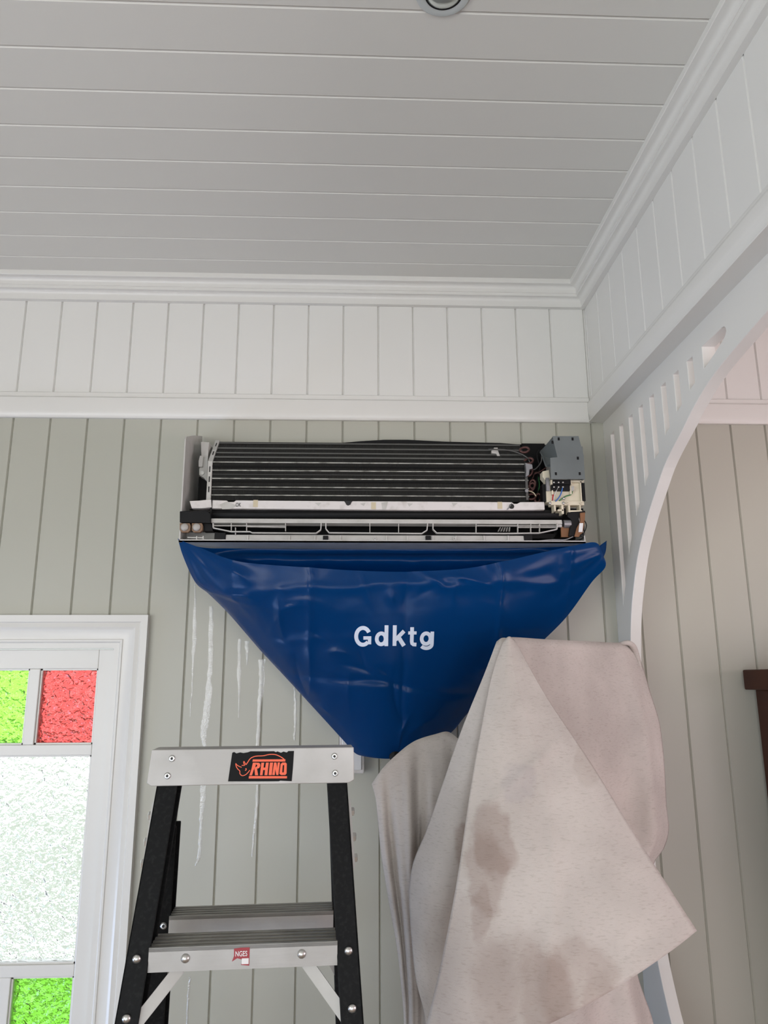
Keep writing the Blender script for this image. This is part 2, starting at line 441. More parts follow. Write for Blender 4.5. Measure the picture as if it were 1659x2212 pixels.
struct(m.build('wall_rear', M['plain']))
m = MB()
for a_, b_, c_, d_ in ((YB, -2.55, 0, ZC + .012), (-2.55, -.45, 0, 1.0), (-2.55, -.45, 2.3, ZC + .012), (-.45, .6, 0, ZC + .012), (.6, 2.0, 0, .1), (.6, 2.0, .86, ZC + .012), (2.0, YW + .13, 0, ZC + .012)):
    m.box(XL - .1, XL, a_, b_, c_, d_)
struct(m.build('wall_left', M['plain']))
wall_with_opening('wall_side_room', 'x', XE, 0.1, YB, YW + .13, -0.5, 1.1, 0.7, 2.1)

# cornice
corn = [(0, 3.050), (0.016, 3.050), (0.016, 3.066), (0.0168, 3.0705), (0.0190, 3.0745), (0.0225, 3.0772), (0.0265, 3.0782), (0.0345, 3.0782), (0.0345, 3.0882),
        (0.0365, 3.0885), (0.0365, 3.0985), (0.0374, 3.1025), (0.0398, 3.1062), (0.0435, 3.1085), (0.0475, 3.1093), (0.0585, 3.1093), (0.0600, 3.1108), (0.0600, ZC + .004), (0, ZC + .004)]
def run_back(prof, x0, x1, miter=True):
    m = MB(); n = len(prof)
    vs_ = [(x0, YW - d, z) for d, z in prof] + [((x1 - d) if miter else x1, YW - d, z) for d, z in prof]
    m.add(vs_, [tuple(range(n))[::-1], tuple(range(n, 2*n))] + [(i, (i+1) % n, (i+1) % n + n, i + n) for i in range(n)]); return m
def run_right(prof, y0, miter=True):
    m = MB(); n = len(prof)
    vs_ = [(XR - d, y0, z) for d, z in prof] + [(XR - d, YW - d if miter else YW, z) for d, z in prof]
    m.add(vs_, [tuple(range(n)), tuple(range(n, 2*n))[::-1]] + [(i, i + n, (i+1) % n + n, (i+1) % n) for i in range(n)]); return m
struct(run_back(corn, XL, XR).build('trim_1', M['trim_paint'], auto=True))
struct(run_right(corn, YB).build('trim_2', M['trim_paint'], auto=True))
rail = [(0, RAIL0), (0.011, RAIL0), (0.0135, RAIL0 + .003), (0.0165, RAIL0 + .012), (0.0175, RAIL0 + .022), (0.0175, 2.716), (0.0165, 2.722), (0.013, 2.725), (0.009, 2.7255),
        (0.0085, 2.728), (0.0085, RAIL1 - .002), (0.007, RAIL1), (0, RAIL1)]
struct(run_back(rail, XL, XR).build('trim_3', M['trim_paint'], auto=True))
railr = [(-0.055, RAIL0), (0.0155, RAIL0), (0.0165, RAIL0 + .0015), (0.0165, RAIL0 + .003), (0.0155, RAIL0 + .0042), (0.0095, RAIL0 + .0046), (0.0095, RAIL0 + .008), (0.0105, RAIL0 + .014), (0.0135, RAIL0 + .022), (0.0165, RAIL0 + .029), (0.0178, RAIL0 + .036), (0.0178, 2.714), (0.0165, 2.721), (0.013, 2.725), (0.006, 2.7265),
         (0.006, 2.729), (0.006, RAIL1 - .002), (0.005, RAIL1), (0, RAIL1), (-0.055, RAIL1)]
def run_right2(prof, y0):
    m = MB(); n = len(prof)
    vs_ = [(XR - d, y0, z) for d, z in prof] + [(XR - d, YW - max(d, 0), z) for d, z in prof]
    m.add(vs_, [tuple(range(n)), tuple(range(n, 2*n))[::-1]] + [(i, i + n, (i+1) % n + n, (i+1) % n) for i in range(n)]); return m
struct(run_right2(railr, YB).build('trim_4', M['trim_paint'], auto=True))
# picture rail carrying on along the back wall of the side room
m = MB(); n = len(rail)
vs_ = [(0.85, YW - d, z) for d, z in rail] + [(XE, YW - d, z) for d, z in rail]
m.add(vs_, [tuple(range(n))[::-1], tuple(range(n, 2*n))] + [(i, (i+1) % n, (i+1) % n + n, i + n) for i in range(n)])
struct(m.build('trim_5', M['trim_paint'], auto=True))

# ------------------------------------------------------------------ fretwork arch
arch_half = [(0.995, 2.575), (1.13, 2.567), (1.262, 2.552), (1.353, 2.540), (1.446, 2.526), (1.525, 2.508), (1.600, 2.480), (1.652, 2.455), (1.768, 2.402), (1.840, 2.350),
             (1.918, 2.287), (2.003, 2.198), (2.065, 2.090), (2.087, 2.034), (2.103, 1.975), (2.122, 1.87), (2.132, 1.75), (2.134, 1.60), (2.128, 1.42), (2.112, 1.28), (2.086, 1.168), (2.025, 1.048), (1.95, 0.955)]
fine = [(p.x, p.y) for p in catmull([Vector((a, b, 0)) for a, b in arch_half], 90)]
YC = 0.995
def mirror(pts): return [(2 * YC - a, b) for a, b in pts]
def arch_mesh():
    outline = []
    side = [(YW + .002, RAIL0 + .001)]
    outline = [(YW, RAIL0 + .001)] + [(YW, 0.86), (1.99, 0.86)] + fine[::-1] + mirror(fine)[1:] + [(2*YC - 1.99, 0.86), (2*YC - YW, 0.86), (2*YC - YW, RAIL0 + .001)]
    slots = []
    tops = [2.1235 - 0.0763 * k for k in range(8)]
    for i, c in enumerate(tops):
        bl = [2.080, 2.219, 2.314, 2.379, 2.430, 2.471, 2.504, 2.530][i]
        br = [2.137, 2.265, 2.343, 2.403, 2.440, 2.482, 2.512, 2.537][i]
        slots.append([(c + .0147, 2.601), (c - .0147, 2.601), (c - .0147, br), (c + .0147, bl)])
    tear = [(1.527, 2.602), (1.434, 2.602), (1.424, 2.600), (1.418, 2.594), (1.417, 2.586), (1.424, 2.578), (1.437, 2.5725), (1.472, 2.5625), (1.527, 2.549)]
    holes = slots + [tear]
    holes = holes + [mirror(h) for h in holes]
    bm = bmesh.new()
    def loop(pts):
        vv = [bm.verts.new((AX0, a, b)) for a, b in pts]
        return [bm.edges.new((vv[i], vv[(i + 1) % len(vv)])) for i in range(len(vv))]
    es = loop(outline)
    for h in holes: es += loop(h)
    r = bmesh.ops.triangle_fill(bm, use_beauty=True, use_dissolve=False, edges=es, normal=(1, 0, 0))
    faces = [g for g in r['geom'] if isinstance(g, bmesh.types.BMFace)]
    # drop triangles filling the holes
    def inside(pt, poly):
        c = False; j = len(poly) - 1
        for i in range(len(poly)):
            if (poly[i][1] > pt[1]) != (poly[j][1] > pt[1]) and pt[0] < (poly[j][0]-poly[i][0])*(pt[1]-poly[i][1])/(poly[j][1]-poly[i][1])+poly[i][0]: c = not c
            j = i
        return c
    kill = []
    for f in bm.faces:
        c = f.calc_center_median()
        if not inside((c.y, c.z), outline) or any(inside((c.y, c.z), h) for h in holes): kill.append(f)
    bmesh.ops.delete(bm, geom=kill, context='FACES_ONLY')
    ex = bmesh.ops.extrude_face_region(bm, geom=list(bm.faces))
    for v in [g for g in ex['geom'] if isinstance(g, bmesh.types.BMVert)]: v.co.x = AX1
    bmesh.ops.recalc_face_normals(bm, faces=bm.faces)
    me = bpy.data.meshes.new('fretwork_arch'); bm.to_mesh(me); bm.free()
    return me
me = arch_mesh(); me.materials.append(M['trim_paint'])
arch = bpy.data.objects.new('fretwork_arch', me); COL.objects.link(arch)
_b = arch.modifiers.new('bevel', 'BEVEL'); _b.width = 0.0012; _b.segments = 1; _b.limit_method = 'ANGLE'; _b.angle_limit = math.radians(50)
tag(arch, 'white painted timber fretwork arch with vertical slots under the right-hand rail', 'arch')

# ------------------------------------------------------------------ window with coloured panes
win = struct(empty('window_1', (0.5 * (WX0 + WX1), YW, WZ0)))
OX1, OZ1 = -0.5915, 2.0575                       # outer corner of the architrave
OX0, OZ0 = WX0 - (OX1 - WX1), WZ0 - 0.09
casing = [(0, 0), (0, .022), (.019, .022), (.022, .0175), (.028, .019), (.034, .0205), (.039, .018), (.044, .0145), (.068, .0135), (.070, .016), (.075, .016), (.079, .011), (.094, .011), (.094, -.02), (.05, -.004)]
m = MB(); n = len(casing); rings = []
def ring(cx, cz, sx, sz): return [(cx + sx * w, YW - h, cz + sz * w) for w, h in casing]
R_ = [ring(OX0, OZ0, 1, 1), ring(OX0, OZ1, 1, -1), ring(OX1, OZ1, -1, -1), ring(OX1, OZ0, -1, 1)]
vs_ = [p for r in R_ for p in r]
fs = []
for a in range(4):
    b = (a + 1) % 4
    for i in range(n): fs.append((a*n+i, a*n+(i+1) % n, b*n+(i+1) % n, b*n+i))
m.add(vs_, fs)
local(win, m.build('architrave', M['trim_paint'], auto=True))
# sash: stiles, rails, glazing bars
YS0, YS1 = YW + .003, YW + .040
SX0, SX1, SZ0, SZ1 = WX0 + .004, WX1 - .004, WZ0 + .004, WZ1 - .004
cols = [(-0.8915, -0.7300), (-1.0835, -0.9215), (-1.278, -1.1135)]
r_top = (1.700, 1.907); r_mid = (1.146, 1.671); r_bot = (0.909, 1.117)
def sashbar(name, x0, x1, z0, z1):
    local(win, MB().box(x0, x1, YS0, YS1, z0, z1).build(name, M['trim_paint'], bevel=.002))
sashbar('stile', cols[0][1], SX1, SZ0, SZ1); sashbar('stile', SX0, cols[2][0], SZ0, SZ1)
sashbar('sash_rail', cols[2][0], cols[0][1], r_top[1], SZ1); sashbar('sash_rail', cols[2][0], cols[0][1], SZ0, r_bot[0])
sashbar('glazing_bar', cols[2][0], cols[0][1], r_mid[1], r_top[0]); sashbar('glazing_bar', cols[2][0], cols[0][1], r_bot[1], r_mid[0])
for (z0, z1) in (r_top, r_bot):
    sashbar('glazing_bar', cols[1][1], cols[0][0], z0, z1); sashbar('glazing_bar', cols[2][1], cols[1][0], z0, z1)
def bead(x0, x1, z0, z1):                        # thin glazing bead round each pane
    m = MB(); t = .0045
    for a, b, c, d in ((x0 - .001, x1 + .001, z1 - t, z1 + .001), (x0 - .001, x1 + .001, z0 - .001, z0 + t), (x0 - .001, x0 + t, z0, z1), (x1 - t, x1 + .001, z0, z1)):
        m.box(a, b, YS0 + .006, YS1 - .002, c, d)
    local(win, m.build('glazing_bead', M['trim_paint']))
def pane(x0, x1, z0, z1, mt):
    bead(x0, x1, z0, z1)
    o = MB().box(x0 - .001, x1 + .001, YW + .018, YW + .022, z0 - .001, z1 + .001).build('pane', M[mt])
    local(win, o); return o
for i, (a, b) in enumerate(cols):
    pane(a, b, *r_top, 'glass_red' if i != 1 else 'glass_green')
    pane(a, b, *r_bot, 'glass_green' if i != 1 else 'glass_red')
pane(cols[2][0], cols[0][1], *r_mid, 'glass_clear')

# outside the window: ground, and two added blocks that give the panes tone
struct(MB().box(-14, 14, YW + .14, 30, -0.5, -0.35).build('ground', M['lawn']))

struct(MB().box(-6, 4, YW + .3, 5.2, 2.62, 2.7).build('pane_shade_slab', M['plain']))  # unseen slab added so rays the panes bend upward come out darker
struct(MB().box(-9, 2, 7.0, 7.2, -.35, 1.0).build('pane_backdrop', M['backdrop']))  # added backdrop box, gives the clear pane its grey-green fragments

# ------------------------------------------------------------------ ceiling downlight
dl = tag(empty('downlight', (0.162, 1.135, ZC)), 'round recessed downlight with pale trim ring in the boarded ceiling', 'downlight')
o = MB().lathe([(0.036, .002), (0.0365, -.004), (0.041, -.006), (0.050, -.0045), (0.0535, -.001), (0.0535, .002)], (0, 0, 0), (0, 0, 1), 48).build('trim_ring', M['lamp_trim'], dl, auto=True)
MB().lathe([(0.0362, .001), (0.0362, -.0048), (0.0335, -.0048), (0.0335, .001)], (0, 0, 0), (0, 0, 1), 48).build('gap_ring', M['black_plastic'], dl, auto=True)
MB().lathe([(0.033, .001), (0.033, -.0055), (0.028, -.009), (0.018, -.0125), (0.006, -.014), (0.001, -.0142)], (0, 0, 0), (0, 0, 1), 48).build('lamp', M['lamp_glass'], dl, smooth=True)

# ------------------------------------------------------------------ air conditioner with its cover off
AC = tag(empty('air_conditioner', tuple(at(830, 1172, 2.1))), 'wall mounted split air conditioner with its front cover removed, coil and wiring exposed', 'air conditioner')
def acpart(m, name, mt, parent=None, **k):
    return local(AC, m.build(name, M[mt], **k)) if parent is None else sub(parent, m.build(name, M[mt], **k))
def sub(parent, o):
    o.parent = parent
    o.matrix_parent_inverse = (Matrix.Translation(AC.location) @ parent.matrix_parent_inverse).inverted() if parent.parent is AC else Matrix.Identity(4)
    return o
def pbox(m, x0, y0, x1, y1, Y, depth):
    xm, ym = (x0 + x1) / 2, (y0 + y1) / 2
    X0, X1 = at(x0, ym, Y).x, at(x1, ym, Y).x
    Z1, Z0 = at(xm, y0, Y).z, at(xm, y1, Y).z
    return m.box(X0, X1, Y, Y + depth, Z0, Z1)
def pprism(m, pts, Y, depth):
    w = [at(x, y, Y) for x, y in pts]
    return m.prism([(p.x, p.z) for p in w], 'y', Y, Y + depth)
XA0, XA1 = at(386, 1168, 1.98).x, at(1265, 1168, 1.98).x
ZB = at(830, 1172, 1.98).z; ZT = at(830, 957, 2.14).z; ZTL = at(400, 941, 1.98).z
# chassis
m = MB().box(XA0 + .01, XA1 - .004, 2.17, YW - .001, ZB, ZT)
acpart(m, 'back_plate', 'unit_white')
m = MB()
m.prism([(1.98, ZB), (2.19, ZB), (2.19, at(432, 942, 2.19).z), (2.08, at(416, 940.5, 2.08).z), (2.0, ZTL + .004), (1.986, ZTL), (1.98, ZTL - .01)], 'x', XA0, XA0 + .004)
acpart(m, 'side_panel', 'unit_white', bevel=.001)
m = MB().prism([(1.98, ZB), (2.19, ZB), (2.19, ZB + .10), (2.03, ZB + .09), (1.982, ZB + .02)], 'x', XA1 - .003, XA1)
acpart(m, 'side_panel', 'unit_white')
m = MB().box(XA0, XA1, 1.98, 2.19, ZB, ZB + .004); m.box(XA0, XA1, 1.98, 1.984, ZB, ZB + .007)
acpart(m, 'base_tray', 'unit_white')
m = MB(); zs0, zs1 = at(830, 1167.5, 1.985).z, at(830, 1156.5, 1.99).z
x0, x1 = at(485, 1160, 1.985).x, at(1132, 1160, 1.985).x
m.prism([(1.986, ZB + .004), (1.986, zs0), (1.989, zs1), (2.03, zs1 + .006), (2.03, ZB + .004)], 'x', x0, x1)
strip = acpart(m, 'lower_strip', 'unit_white')
for i, px in enumerate((535, 625, 680, 735, 835, 880, 935, 985, 1046, 1098)):
    m = MB(); pbox(m, px - 1.5, 1157, px + 1.5, 1168, 1.983, .005); sub(strip, m.build('rib', M['unit_white']))
for px in (810, 981):
    m = MB().lathe([(.0045, 0), (.0045, .004), (.002, .004), (.002, .001)], at(px, 1164, 1.9865), (0, -1, 0), 12); sub(strip, m.build('screw_boss', M['unit_white'], auto=True))
for px in (703, 925):
    m = MB(); pbox(m, px - 5.5, 1157, px + 6, 1167, 1.980, .012); acpart(m, 'clip', 'black_plastic', bevel=.001)
m = MB(); pbox(m, 463, 1150, 487, 1167, 1.982, .03); acpart(m, 'clip', 'black_plastic', bevel=.002)
# dark cavity and cross flow fan
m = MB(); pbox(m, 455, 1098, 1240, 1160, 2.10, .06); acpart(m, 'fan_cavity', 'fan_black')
fc0, fc1 = at(458, 1112, 2.045), at(1210, 1112, 2.045)
m = MB().tube([fc0, fc1], .026, 20)
fan = acpart(m, 'fan_wheel', 'fan_black', auto=True)
for k in range(9):
    a = math.radians(120 + k * 17)
    m = MB(); p = Vector((0, math.cos(a) * .0262, math.sin(a) * .0262))
    m.bar(fc0 + p, fc1 + p, .0016, .004, up=(0, -math.sin(a), math.cos(a))); sub(fan, m.build('fan_blade', M['black_plastic']))
m = MB().tube([at(px, py, 2.02) for px, py in ((410, 1101), (450, 1100), (560, 1104), (640, 1101), (760, 1104), (860, 1102), (960, 1105), (1060, 1102), (1185, 1103), (1205, 1110))], .0022, 6)
acpart(m, 'cable', 'black_plastic', smooth=True)
m = MB().tube([at(px, py, 2.022) for px, py in ((450, 1107), (560, 1109), (700, 1107), (830, 1110), (1000, 1108), (1190, 1111))], .0016, 6)
acpart(m, 'cable', 'black_plastic', smooth=True)
# outlet frame
m = MB(); zt = at(830, 1121.5, 1.99).z; zb_ = at(830, 1130.5, 1.988).z
m.prism([(1.988, zb_), (1.990, zt), (2.02, zt + .004), (2.02, zb_ - .002)], 'x', at(453, 1126, 1.99).x, at(1214, 1126, 1.99).x)
outlet = acpart(m, 'outlet_rail', 'unit_white', bevel=.001)
def louvre(path):
    m = MB(); pts = [at(x, y, 1.985) for x, y in path]
    for a, b in zip(pts, pts[1:]):
        m.bar(a, b, .012, .0026, up=(0, 0, 1) if abs((b - a).normalized().z) < .7 else (1, 0, 0))
    return acpart(m, 'louvre_frame', 'unit_white')
louvre([(461, 1131), (461, 1141), (500, 1149), (540, 1149), (545, 1151.5), (683, 1152.5), (693, 1145), (694, 1131)])
louvre([(704, 1131), (704, 1143), (711, 1151.5), (911, 1153), (922, 1146), (923.5, 1131)])
louvre([(935, 1132), (935, 1144), (943, 1152), (1092, 1153), (1165, 1152), (1202, 1144), (1203, 1131)])
def slat(x0, y0, x1, y1, w=.0018):
    m = MB().bar(at(x0, y0, 1.99), at(x1, y1, 1.99), .010, w, up=(0, 0, 1) if abs(x1 - x0) > abs(y1 - y0) else (1, 0, 0))
    acpart(m, 'louvre_slat', 'unit_white')
slat(500, 1131, 500, 1148); slat(533, 1131, 533, 1147); slat(617, 1131, 617, 1148); slat(509, 1140, 509, 1157)
slat(461, 1136, 618, 1137); slat(533, 1138, 616, 1139.5)
slat(799, 1131, 799, 1151); slat(861, 1132, 861, 1151)
slat(1028, 1131, 1028, 1151); slat(1118, 1131, 1118, 1152); slat(1146, 1131, 1146, 1151); slat(1165, 1131, 1165, 1150)
slat(1030, 1136, 1203, 1137); slat(1118, 1139.5, 1200, 1140)
for i in range(5):
    m = MB().bar(at(1076 + i * 6, 1148, 2.03), at(1081 + i * 5, 1139, 2.035), .004, .0015); acpart(m, 'vane', 'unit_white')
# coil
YCF, YCT = 2.035, 2.125
zc0, zc1 = at(800, 1083, YCF).z, at(800, 1000, YCF).z
zc2 = at(800, 957, YCT).z
xc0, xc1 = at(457, 1040, YCF).x, at(1141, 1040, YCF).x
m = MB().prism([(YCF, zc0), (YCF, zc1), (YCT, zc2), (YCT + .03, zc2), (YCT + .03, zc0)], 'x', xc0, xc1)
coil = acpart(m, 'coil', 'fin')
def coil_line(py, mt, r):
    if py >= 1000: Y = YCF
    else: Y = YCF + (YCT - YCF) * (1000 - py) / 43.0
    z = at(800, py, Y).z
    m = MB().bar((xc0, Y - .0012, z), (xc1, Y - .0012, z), .004, r); sub(coil, m.build('coil_edge', M[mt]))
for py, mt, r in ((960, 'tube_dim', .004), (971, 'tube_dim', .0045), (981, 'tube_dim', .004), (990, 'tube_dim', .0045), (1001, 'tube_alu', .003), (1018.5, 'tube_alu', .003),
                  (1036, 'tube_alu', .003), (1054, 'tube_alu', .0026), (1071.5, 'tube_alu', .0026), (1010, 'fan_black', .005), (1042, 'fan_black', .004), (1060, 'tube_dim', .0012), (1027, 'tube_dim', .0012)):
    coil_line(py, mt, r)
# end plate of the coil, white slotted
m = MB(); pts = [(YCF - .006, zc0 - .003), (YCF - .006, zc1), (YCT - .004, zc2 + .004), (YCT + .02, zc2 + .004), (YCT + .02, zc0)]
xe = at(447, 1060, YCF).x
m.prism(pts, 'x', xe, xc0 + .001)
endp = acpart(m, 'coil_end_plate', 'unit_white', bevel=.001)
for t in (.10, .36, .62):
    z = zc0 + (zc1 - zc0) * (t + .1); m = MB().box(xe + .005, xe + .0075, YCF - .0075, YCF - .005, z, z + .016); sub(endp, m.build('slot', M['black_plastic']))
for t in (.3, .72):
    a = Vector((xe + .007, YCF - .0068 + (YCT - YCF) * t, zc1 + (zc2 - zc1) * t)); d = Vector((0, YCT - YCF, zc2 - zc1 + .004)).normalized()
    m = MB().bar(a, a + d * .02, .0025, .002); sub(endp, m.build('slot', M['black_plastic']))
# bracket and gear left of the coil
m = MB(); pprism(m, [(434, 954), (452, 955), (450, 972), (447, 1040), (440, 1032), (430, 1026), (430, 1012), (436, 1006), (434, 972)], 2.06, .07)
br = acpart(m, 'bracket', 'unit_white', bevel=.001)
m = MB().lathe([(.006, 0), (.006, .004), (.003, .004), (.003, .001)], at(437, 1022, 2.06), (0, -1, 0), 14); sub(br, m.build('screw', M['steel'], auto=True))
m = MB(); pprism(m, [(432, 984), (439, 986), (437, 1008), (429, 1008), (429, 996)], 2.05, .02); sub(br, m.build('latch', M['unit_white']))
m = MB(); pbox(m, 428, 1030, 449, 1085, 2.09, .05); acpart(m, 'gap_shade', 'fan_black')  # black block stands in for the shade in the gap
# foam strip across the top back edge
top = [(700, 961), (780, 954), (830, 951), (880, 951), (960, 955), (1080, 958), (1120, 961), (1180, 962)]
w = [at(x, y, 2.16) for x, y in top]; zlow = at(900, 968, 2.16).z
m = MB().prism([(p.x, p.z) for p in w] + [(w[-1].x, zlow), (w[0].x, zlow)], 'y', 2.155, 2.165); acpart(m, 'foam_strip', 'black_plastic')
# white drain tray
def tray(pts, Y, d, name='drain_tray'):
    m = MB(); pprism(m, pts, Y, d); return acpart(m, name, 'tray_white', bevel=.0015)
tr = tray([(456, 1080), (490, 1081), (493, 1084), (505, 1084), (510, 1080.5), (744, 1082.5), (748, 1088), (757, 1088), (761, 1082.5), (900, 1083), (1106, 1084.5), (1110, 1088), (1117, 1088), (1124, 1084.5), (1176, 1084), (1177, 1101), (1100, 1102), (900, 1102), (456, 1098)], 2.005, .05)
tray([(409, 1082), (430, 1081), (456, 1078.5), (457, 1096), (435, 1098), (414, 1098)], 2.0, .04, 'tray_end')
for px, py, s_, mt in ((552, 1086, 5, 'tape'), (807, 1091, 5, 'tape'), (1080, 1090, 5, 'tape')):
    m = MB(); pbox(m, px - s_, py - 6, px + s_, py + 9, 2.0042, .001); sub(tr, m.build('tape_piece', M[mt]))
m = MB(); pbox(m, 453.5, 1078, 457.5, 1121, 2.002, .004); acpart(m, 'cable_tie', 'black_plastic')
m = MB().lathe([(.007, 0), (.007, .002), (.0055, .002), (.0055, .0005)], at(1105, 1094, 2.0048), (0, -1, 0), 16); sub(tr, m.build('ring_mark', M['ink']))
m = MB().lathe([(.003, 0), (.003, .002)], at(1105, 1094, 2.0048), (0, -1, 0), 12); sub(tr, m.build('ring_mark', M['ink']))
m = MB(); pprism(m, [(1094, 1101), (1106, 1085.5), (1107, 1085.5), (1098, 1101)], 2.0035, .002); sub(tr, m.build('tray_joint', M['motor_grey']))
m = MB(); pprism(m, [(745, 1082), (760, 1082), (757, 1090), (752, 1092), (748, 1090)], 2.0035, .002); sub(tr, m.build('notch', M['ink']))
for pts in ([(474, 1090), (490, 1083), (512, 1092), (500, 1099), (480, 1100)], [(680, 1086), (694, 1086), (688, 1093)], [(778, 1088), (790, 1086), (786, 1093)], [(824, 1086), (838, 1084), (834, 1100), (826, 1101)], [(880, 1087), (892, 1088), (884, 1094)], [(976, 1086), (989, 1087), (980, 1093)]):
    m = MB(); pprism(m, pts, 2.0042, .001); sub(tr, m.build('dirt_mark', M['unit_white']))
# left lower corner: black box and two sensor domes
m = MB(); pprism(m, [(388, 1104), (446, 1102), (455, 1110), (455, 1130), (388, 1129)], 1.978, .05); acpart(m, 'sensor_housing', 'black_plastic', bevel=.002)
m = MB(); pprism(m, [(440, 1130), (456, 1130), (460, 1147), (440, 1147)], 1.99, .03); acpart(m, 'sensor_housing', 'black_plastic', bevel=.001)
for cx in (400, 426):
    m = MB(); pprism(m, [(cx - 12, 1130), (cx + 10, 1130), (cx + 12, 1136), (cx + 11, 1145), (cx + 6, 1150), (cx - 8, 1150), (cx - 12, 1145)], 1.9785, .012)
    fr = acpart(m, 'sensor_frame', 'lens_brown', bevel=.001)
    m = MB().lathe([(.0105, 0), (.0105, .003), (.009, .006), (.005, .008), (.001, .0085)], at(cx - 1, 1139, 1.979), (0, -1, 0), 18); sub(fr, m.build('sensor_dome', M['lens'], smooth=True))
m = MB(); pbox(m, 395, 1150, 470, 1166, 2.05, .01); acpart(m, 'corner_wall', 'unit_white')
m = MB().bar(at(405, 1161, 1.99), at(440, 1162, 1.99), .003, .003); m.bar(at(425, 1158, 1.988), at(425, 1168, 1.988), .003, .003, up=(1, 0, 0)); m.bar(at(439, 1158, 1.988), at(439, 1168, 1.988), .003, .003, up=(1, 0, 0))
acpart(m, 'corner_clip', 'unit_white')
# copper return bends and the dark hollow at the right
m = MB(); pbox(m, 1130, 958, 1180, 1085, 2.14, .02); acpart(m, 'hollow_shade', 'fan_black')  # black block stands in for the shade of the hollow
for cx, cy, ang in ((1133, 972, 10), (1142, 996, 20), (1143, 1020, 60), (1150, 1046, 80), (1148, 1052, 60), (1148, 1073, 10), (1162, 1076, 70)):
    c = at(cx, cy, 2.05); a = math.radians(ang)
    ax = Vector((math.cos(a), 0, math.sin(a))); ay = Vector((-math.sin(a), 0.2, math.cos(a)))
    pth = [c + ax * (.013 * math.cos(t)) + ay * (.008 * math.sin(t)) for t in [math.radians(x) for x in range(0, 361, 20)]]
    m = MB().tube(pth, .0036, 7, caps=False); acpart(m, 'return_bend', 'copper', smooth=True)
m = MB(); pprism(m, [(1135, 1000), (1150, 1003), (1151, 1012), (1144, 1014), (1143, 1026), (1136, 1030), (1137, 1016)], 2.02, .02); acpart(m, 'pipe_bracket', 'motor_grey', bevel=.001)
m = MB(); pbox(m, 1135, 1000, 1140, 1080, 2.028, .012); acpart(m, 'coil_side_plate', 'tube_dim')
m = MB(); pprism(m, [(1062, 973), (1068, 972), (1067, 967), (1075, 967), (1076, 974), (1080, 985), (1074, 985), (1072, 980), (1062, 979)], 2.07, .01); acpart(m, 'sensor_clip', 'unit_white')
def wire(pts, Y, r, mt, name='wire'):
    m = MB().tube(catmull([at(x, y, Y) for x, y in pts], 14), r, 6); acpart(m, name, mt, smooth=True)
wire([(1055, 971), (1075, 971), (1105, 974), (1130, 983), (1142, 992)], 2.045, .0022, 'tube_dim', 'sensor_pipe')
wire([(1142, 992), (1152, 1015), (1168, 1000), (1170, 985)], 2.05, .002, 'tube_dim', 'sensor_pipe')
wire([(1164, 972), (1160, 985), (1166, 1010), (1160, 1040), (1164, 1080)], 2.06, .0022, 'black_plastic')
wire([(1155, 1024), (1168, 1018), (1180, 1010)], 2.045, .0018, 'copper'); wire([(1140, 1060), (1152, 1064), (1158, 1072)], 2.03, .0015, 'tape')
wire([(1150, 1034), (1158, 1020), (1175, 1030)], 2.05, .0015, 'copper'); wire([(1163, 1030), (1165, 1050), (1160, 1068)], 2.06, .0015, 'green')
m = MB().lathe([(.005, 0), (.005, .006)], at(1137, 1061, 2.026), (0, -1, 0), 14); acpart(m, 'sensor_cap', 'motor_grey', auto=True)
# electrical box
m = MB(); pprism(m, [(1193.4, 942.5), (1249.7, 942), (1261, 984), (1263.7, 1035), (1190, 1035), (1188.7, 989), (1204, 987.6), (1197.4, 960)], 1.965, .003)
ebox = acpart(m, 'electrical_cover', 'grey_metal')
m = MB(); zt, zb2 = at(1230, 942, 1.965).z, at(1230, 1034, 1.965).z
m.box(at(1195, 942, 1.965).x, at(1249, 942, 1.965).x, 1.966, 2.12, zt - .003, zt)
m.box(at(1261, 1000, 1.965).x - .003, at(1261, 1000, 1.965).x, 1.966, 2.12, zb2, zt - .03)
sub(ebox, m.build('cover_side', M['grey_metal']))
P1, P2, P3, P4 = at(1193.4, 948, 1.967), at(1204, 987.6, 1.967), at(1189, 1010, 2.04), at(1166, 975, 2.10)
P5 = at(1178, 1008, 2.06)
m = MB().add([P1, P2, P3, P5, P4], [(0, 1, 2, 3, 4)]); so = m.build('cover_flank', M['grey_metal']); so.modifiers.new('s', 'SOLIDIFY').thickness = .002; sub(ebox, so)
for px, py in ((1207, 948), (1237, 948), (1248.5, 989.5), (1201, 1023), (1252.5, 1023), (1193.5, 955)):
    m = MB(); pbox(m, px - 2, py - 3, px + 2, py + 3, 1.9635, .002); sub(ebox, m.build('cover_slot', M['black_plastic']))
m = MB(); pprism(m, [(1172, 1018), (1186, 1015), (1189, 1036), (1262, 1036), (1258, 1085), (1181, 1085), (1179, 1038), (1172, 1030)], 1.995, .03)
base = acpart(m, 'terminal_base', 'cream', bevel=.001)
m = MB(); pbox(m, 1256.5, 1043, 1264, 1082, 1.985, .04); acpart(m, 'side_foam', 'black_plastic')
m = MB(); pbox(m, 1172, 1046, 1180, 1083, 2.0, .03); acpart(m, 'side_foam', 'black_plastic')
m = MB(); pbox(m, 1180, 1032, 1187, 1060, 1.988, .008); sub(base, m.build('connector', M['motor_grey']))
m = MB(); pbox(m, 1194, 1036, 1233, 1046, 1.975, .02); pbox(m, 1191, 1045, 1232, 1060, 1.985, .01); tb = acpart(m, 'terminal_block', 'black_plastic', bevel=.001)
for px in (1196.5, 1206.5, 1216):
    for py, Y in ((1042, 1.974), (1052, 1.984)):
        m = MB().lathe([(.0022, 0), (.0022, .0015), (.0012, .002)], at(px, py, Y), (0, -1, 0), 10); sub(tb, m.build('terminal_screw', M['steel']))
